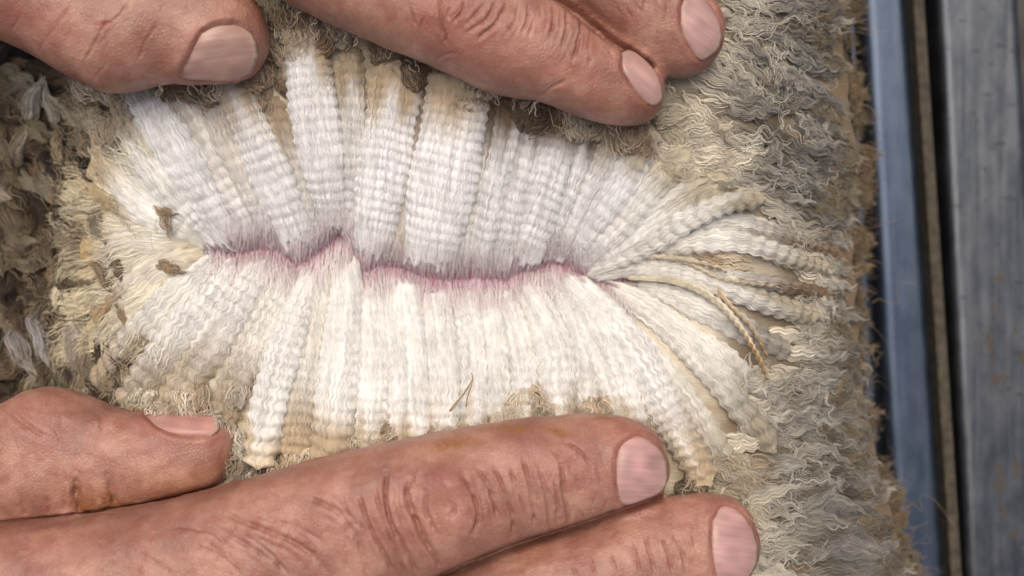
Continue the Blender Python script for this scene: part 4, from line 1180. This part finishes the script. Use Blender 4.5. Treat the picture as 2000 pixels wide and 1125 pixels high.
c2 = crop((600, 0), .3555, [
    ([(730, -60), (735, 100), (760, 200), (755, 262)], 6, 4.4), ([(870, -10), (850, 60), (800, 130)], 4, 3.6), ([(960, 30), (920, 90), (880, 132)], 4, 3.6), ([(1040, 0), (980, 100), (880, 182)], 4.5, 3.6),
    ([(1100, 10), (1040, 120), (930, 222)], 4.5, 3.6), ([(1160, 20), (1140, 110), (1090, 192)], 4, 3.4), ([(1220, 20), (1210, 100), (1180, 182)], 4, 3.4), ([(1280, 10), (1282, 85)], 3, 3.2),
    ([(1242, 110), (1220, 212)], 3.5, 3.4), ([(1350, 20), (1350, 130), (1325, 225)], 5, 3.6), ([(1420, 40), (1425, 150), (1395, 272)], 5, 3.6), ([(1500, 80), (1502, 180), (1470, 290), (1465, 325)], 6, 3.8),
    ([(1545, 210), (1535, 292)], 3.5, 3.4), ([(1590, 120), (1595, 195)], 3.5, 3.4), ([(1555, 300), (1545, 372)], 3, 3.4), ([(560, 40), (600, 145)], 2.8, 3.8), ([(645, 80), (620, 182)], 2.8, 3.8), ([(690, 190), (742, 262)], 2.6, 3.6),
    ([(1270, 545), (1330, 490), (1440, 428)], 4, 5), ([(790, 20), (770, 120)], 3.4, 3.6), ([(710, 350), (740, 300), (830, 290)], 2.6, 4), ([(1420, 300), (1405, 350)], 2.6, 3.2), ([(1640, 260), (1690, 330)], 2, 3.2), ([(1460, 20), (1470, 90)], 3, 3.4)])
c3 = crop((1200, 0), .4, [([(50, 30), (95, 105)], 4, 3.4), ([(95, 20), (145, 65)], 3.4, 3.2), ([(150, -20), (140, 75)], 4, 3.4), ([(200, -10), (216, 55)], 3.4, 3.2), ([(10, 20), (30, 90)], 3.4, 3.2), ([(250, 0), (262, 70)], 2.6, 3.2)])
c1 = crop((0, 0), .3555, [(p_, d_ * .55, w_) for p_, d_, w_ in [([(390, 20), (330, 120), (250, 210)], 3.4, 4), ([(710, 10), (650, 90), (570, 150), (510, 260), (465, 345)], 4.6, 4), ([(870, 130), (800, 230), (755, 345)], 3, 4),
                          ([(735, 375), (680, 485)], 3, 3.6), ([(610, 335), (520, 425)], 2.6, 3.8), ([(250, 210), (220, 290)], 2.6, 4), ([(900, 440), (1000, 450), (1080, 440)], 3, 4.5), ([(120, 60), (60, 180)], 2.2, 4)]])
hand([loft(idx_u), loft(mid_u), loft(thb_u), loft(ring_u), loft(lit_u), loft(palm_u)], c2 + c3 + c1,
     [(860, 20, 40, 40, 4), (1040, 205, 20, 20, -3), (1150, 120, 60, 40, 3), (560, 40, 80, 40, 3)],
     [(860, 20, 80, 60, .45), (960, 70, 110, 60, .3), (1120, 130, 80, 50, .3), (1370, 120, 60, 40, .3), (201, 45, 17, 3.4, 2.2), (60, 40, 120, 60, .25), (330, 100, 60, 60, .1), (1230, 40, 60, 40, .3)],
     [(1255, 196, 18, 5, .9, 1.0), (700, 40, 100, 30, .15, .4)],
     [([(1214, 103), (1232, 98), (1262, 119), (1284, 147), (1294, 180), (1290, 198), (1272, 206), (1250, 190), (1228, 158), (1214, 130)], (.75, .66), (178, 142, 132), 'fingernail with a brown dirty lower rim', 'fingernail'),
      ([(1330, 12), (1342, -8), (1372, -4), (1396, 24), (1409, 62), (1404, 92), (1385, 112), (1366, 116), (1342, 85), (1330, 50)], (.8, .6), (178, 142, 134), 'oval fingernail at the top edge', 'fingernail'),
      ([(392, 64), (425, 47), (465, 46), (493, 68), (502, 102), (490, 140), (462, 155), (405, 156), (352, 147), (372, 102)], (1, -.12), (170, 136, 122), 'broad thumbnail with a thin pale rim', 'thumbnail')],
     'hand', 'upper hand with thumb and fingers pulling the fleece up, red scratch on its thumb', .32, [([(1080, -14), (1120, 18), (1176, 64), (1225, 98), (1270, 130)], 40, 7)])


# stray fibres lying across the edges of the fingers
stray = Geo()
for line, z0_, ang_, n_ in [([(560, 20), (700, 70), (850, 130), (960, 178), (1130, 226), (1230, 242)], 78, -1.5, 26), ([(520, 928), (700, 878), (900, 838), (1100, 812), (1240, 822)], 92, 1.6, 26),
                            ([(200, 180), (330, 164), (450, 160)], 70, -1.6, 8), ([(1300, 150), (1380, 140), (1300, 200)], 66, -.6, 6), ([(1290, 860), (1306, 930), (1400, 964), (1470, 1010)], 74, 2.6, 10)]:
    q = catmull(line, 4)
    for _ in range(n_):
        x, y = q[rng.integers(len(q))]
        x -= math.cos(ang_) * 26; y -= math.sin(ang_) * 26
        zb = float(zf(x, y))
        ln_ = rng.uniform(34, 66)
        make_lock(x, y, ang_ + rng.normal(0, .5), ln_, rng.uniform(6, 16), (z0_ - zb - 40, z0_ - zb + rng.uniform(4, 26)), lin(196, 180, 152) * rng.uniform(.7, 1.1), lin(206, 192, 166) * rng.uniform(.7, 1.1), '', nf=2, wav=rng.uniform(1, 4),
                  lam=rng.uniform(18, 30), curl=rng.normal(0, .9), seg=14, fw=1.5, body=False, splay=.6, geo=stray)
so_ = to_sheep(stray.build('stray_fibre', M_fibre)); so_['kind'] = 'stuff'


# ------------------------------------------------------------------ steel rails at the right
def rail(top_l, top_r, bot_l, bot_r, z, depth, mat, name, label, cat, marks=None, rusts=None, rnd=10, group=None, step=4.0):
    """a long hollow section seen from above; (x at photo top / bottom of its two edges), height z, wall depth"""
    ys = np.arange(-560, 1700, step * 1.5)
    xl = top_l + (bot_l - top_l) * ys / 1125.0; xr = top_r + (bot_r - top_r) * ys / 1125.0
    nx = max(8, int((top_r - top_l) / step))
    prof = [(0.0, -depth), (0.0, -depth * .3), (0.0, -rnd * 2.0)]
    for a in np.linspace(0, math.pi / 2, 6):
        prof.append((rnd * (1 - math.cos(a)), -rnd * (1 - math.sin(a))))
    left = prof
    G = Geo()
    rows = []
    w = (xr - xl)
    for (ox, oz) in left:
        rows.append((xl + ox, np.full_like(xl, z + oz)))
    for k in range(1, nx):
        f = k / nx
        rows.append((xl + rnd + (w - 2 * rnd) * f, np.full_like(xl, z + .0)))
    for (ox, oz) in left[::-1]:
        rows.append((xr - ox, np.full_like(xl, z + oz)))
    X = np.stack([r[0] for r in rows]); Z = np.stack([r[1] for r in rows]); Y = np.broadcast_to(ys, X.shape)
    kk = (D - z) / D                                         # straight extrusion, measured at the top face
    P = np.stack([(X - 1000) * kk, -(Y - 562.5) * kk, Z], -1)
    C = np.zeros(P.shape)
    if marks:
        for (x, y, lx, ly) in marks:
            wob = 3 * (vnoise(X / 6, Y / 4) - .5)
            C[..., 0] = np.maximum(C[..., 0], smooth(1.25, .6, np.hypot((X - x) / lx, (Y - y + wob) / ly) + .5 * (vnoise(X / 5 + 3, Y / 3) - .5)))
    if rusts:
        for (x, y, lx, ly) in rusts:
            C[..., 1] = np.maximum(C[..., 1], smooth(1.1, .75, np.hypot((X - x) / lx, (Y - y) / ly) + 2.4 * (vnoise(X / 4.5 + 3, Y / 6) - .40)))
    L = np.stack([X, Y, np.full(X.shape, z)], -1)
    G.grid(P[:, ::-1], C[:, ::-1], L[:, ::-1])
    org = np.array([P[:, :, 0].mean(), 0, z - depth])
    ob = G.build(name, mat, origin=org)
    ob['label'] = label; ob['category'] = cat
    if group:
        ob['group'] = group
    return ob


gd = lambda z: z - GROUND_Z
rail(1656, 1684, 1702, 1732, -620, gd(-620), M_steel_blue, 'steel_rail', 'narrow steel rail half hidden behind the edge of the fleece', 'rail', group='steel rails of the sheep race')
rail(1684, 1782, 1748, 1860, -540, gd(-540), M_steel_blue, 'steel_rail', 'smooth blue-grey steel rail next to the fleece', 'rail', rnd=26, group='steel rails of the sheep race')
rail(1784, 1806, 1858, 1880, -490, gd(-490), M_strip, 'timber_strip', 'thin dirty brown strip between the two steel rails', 'strip', rnd=4)
mk = [(1838, 12, 5, 3), (1920, 18, 5, 3), (1880, 41, 8, 2), (1844, 95, 12, 4), (1906, 99, 10, 3), (1958, 90, 14, 3.4), (1978, 100, 6, 3), (1936, 126, 5, 2.4), (1960, 130, 4, 2), (1929, 185, 10, 3.4), (1975, 205, 8, 3), (1846, 232, 11, 2.6),
      (1900, 222, 3, 6), (1909, 238, 3, 5), (1843, 276, 10, 2.6), (1951, 281, 15, 4), (1937, 290, 9, 2.6), (1924, 331, 6, 3), (1926, 390, 5, 2), (1976, 387, 20, 2.2), (1870, 402, 8, 3), (1880, 420, 4, 2), (1990, 551, 10, 3), (1948, 478, 4, 3),
      (1880, 581, 8, 2.4), (1990, 690, 10, 5), (1970, 760, 5, 4), (1830, 165, 3, 14), (1992, 770, 8, 4), (1885, 920, 3, 4), (1960, 880, 3, 5), (1996, 1062, 5, 5)]
rs = [(x_, y_, a_ * .8, b_ * .8) for x_, y_, a_, b_ in [(1940, 602, 9, 20), (1932, 660, 12, 24), (1937, 690, 8, 22), (1950, 738, 20, 12), (1985, 640, 6, 10), (1950, 545, 14, 12), (1946, 912, 10, 12), (1953, 945, 14, 22), (1985, 915, 9, 22), (1958, 1000, 10, 20), (1980, 1042, 12, 16), (1965, 1085, 8, 12), (1995, 700, 7, 14)]]
rail(1834, 1992, 1892, 2056, -540, gd(-540), M_steel, 'steel_rail', 'wide worn steel rail with dark scratches and rust spots at the right edge', 'rail', marks=mk, rusts=rs, rnd=18, group='steel rails of the sheep race', step=2.6)
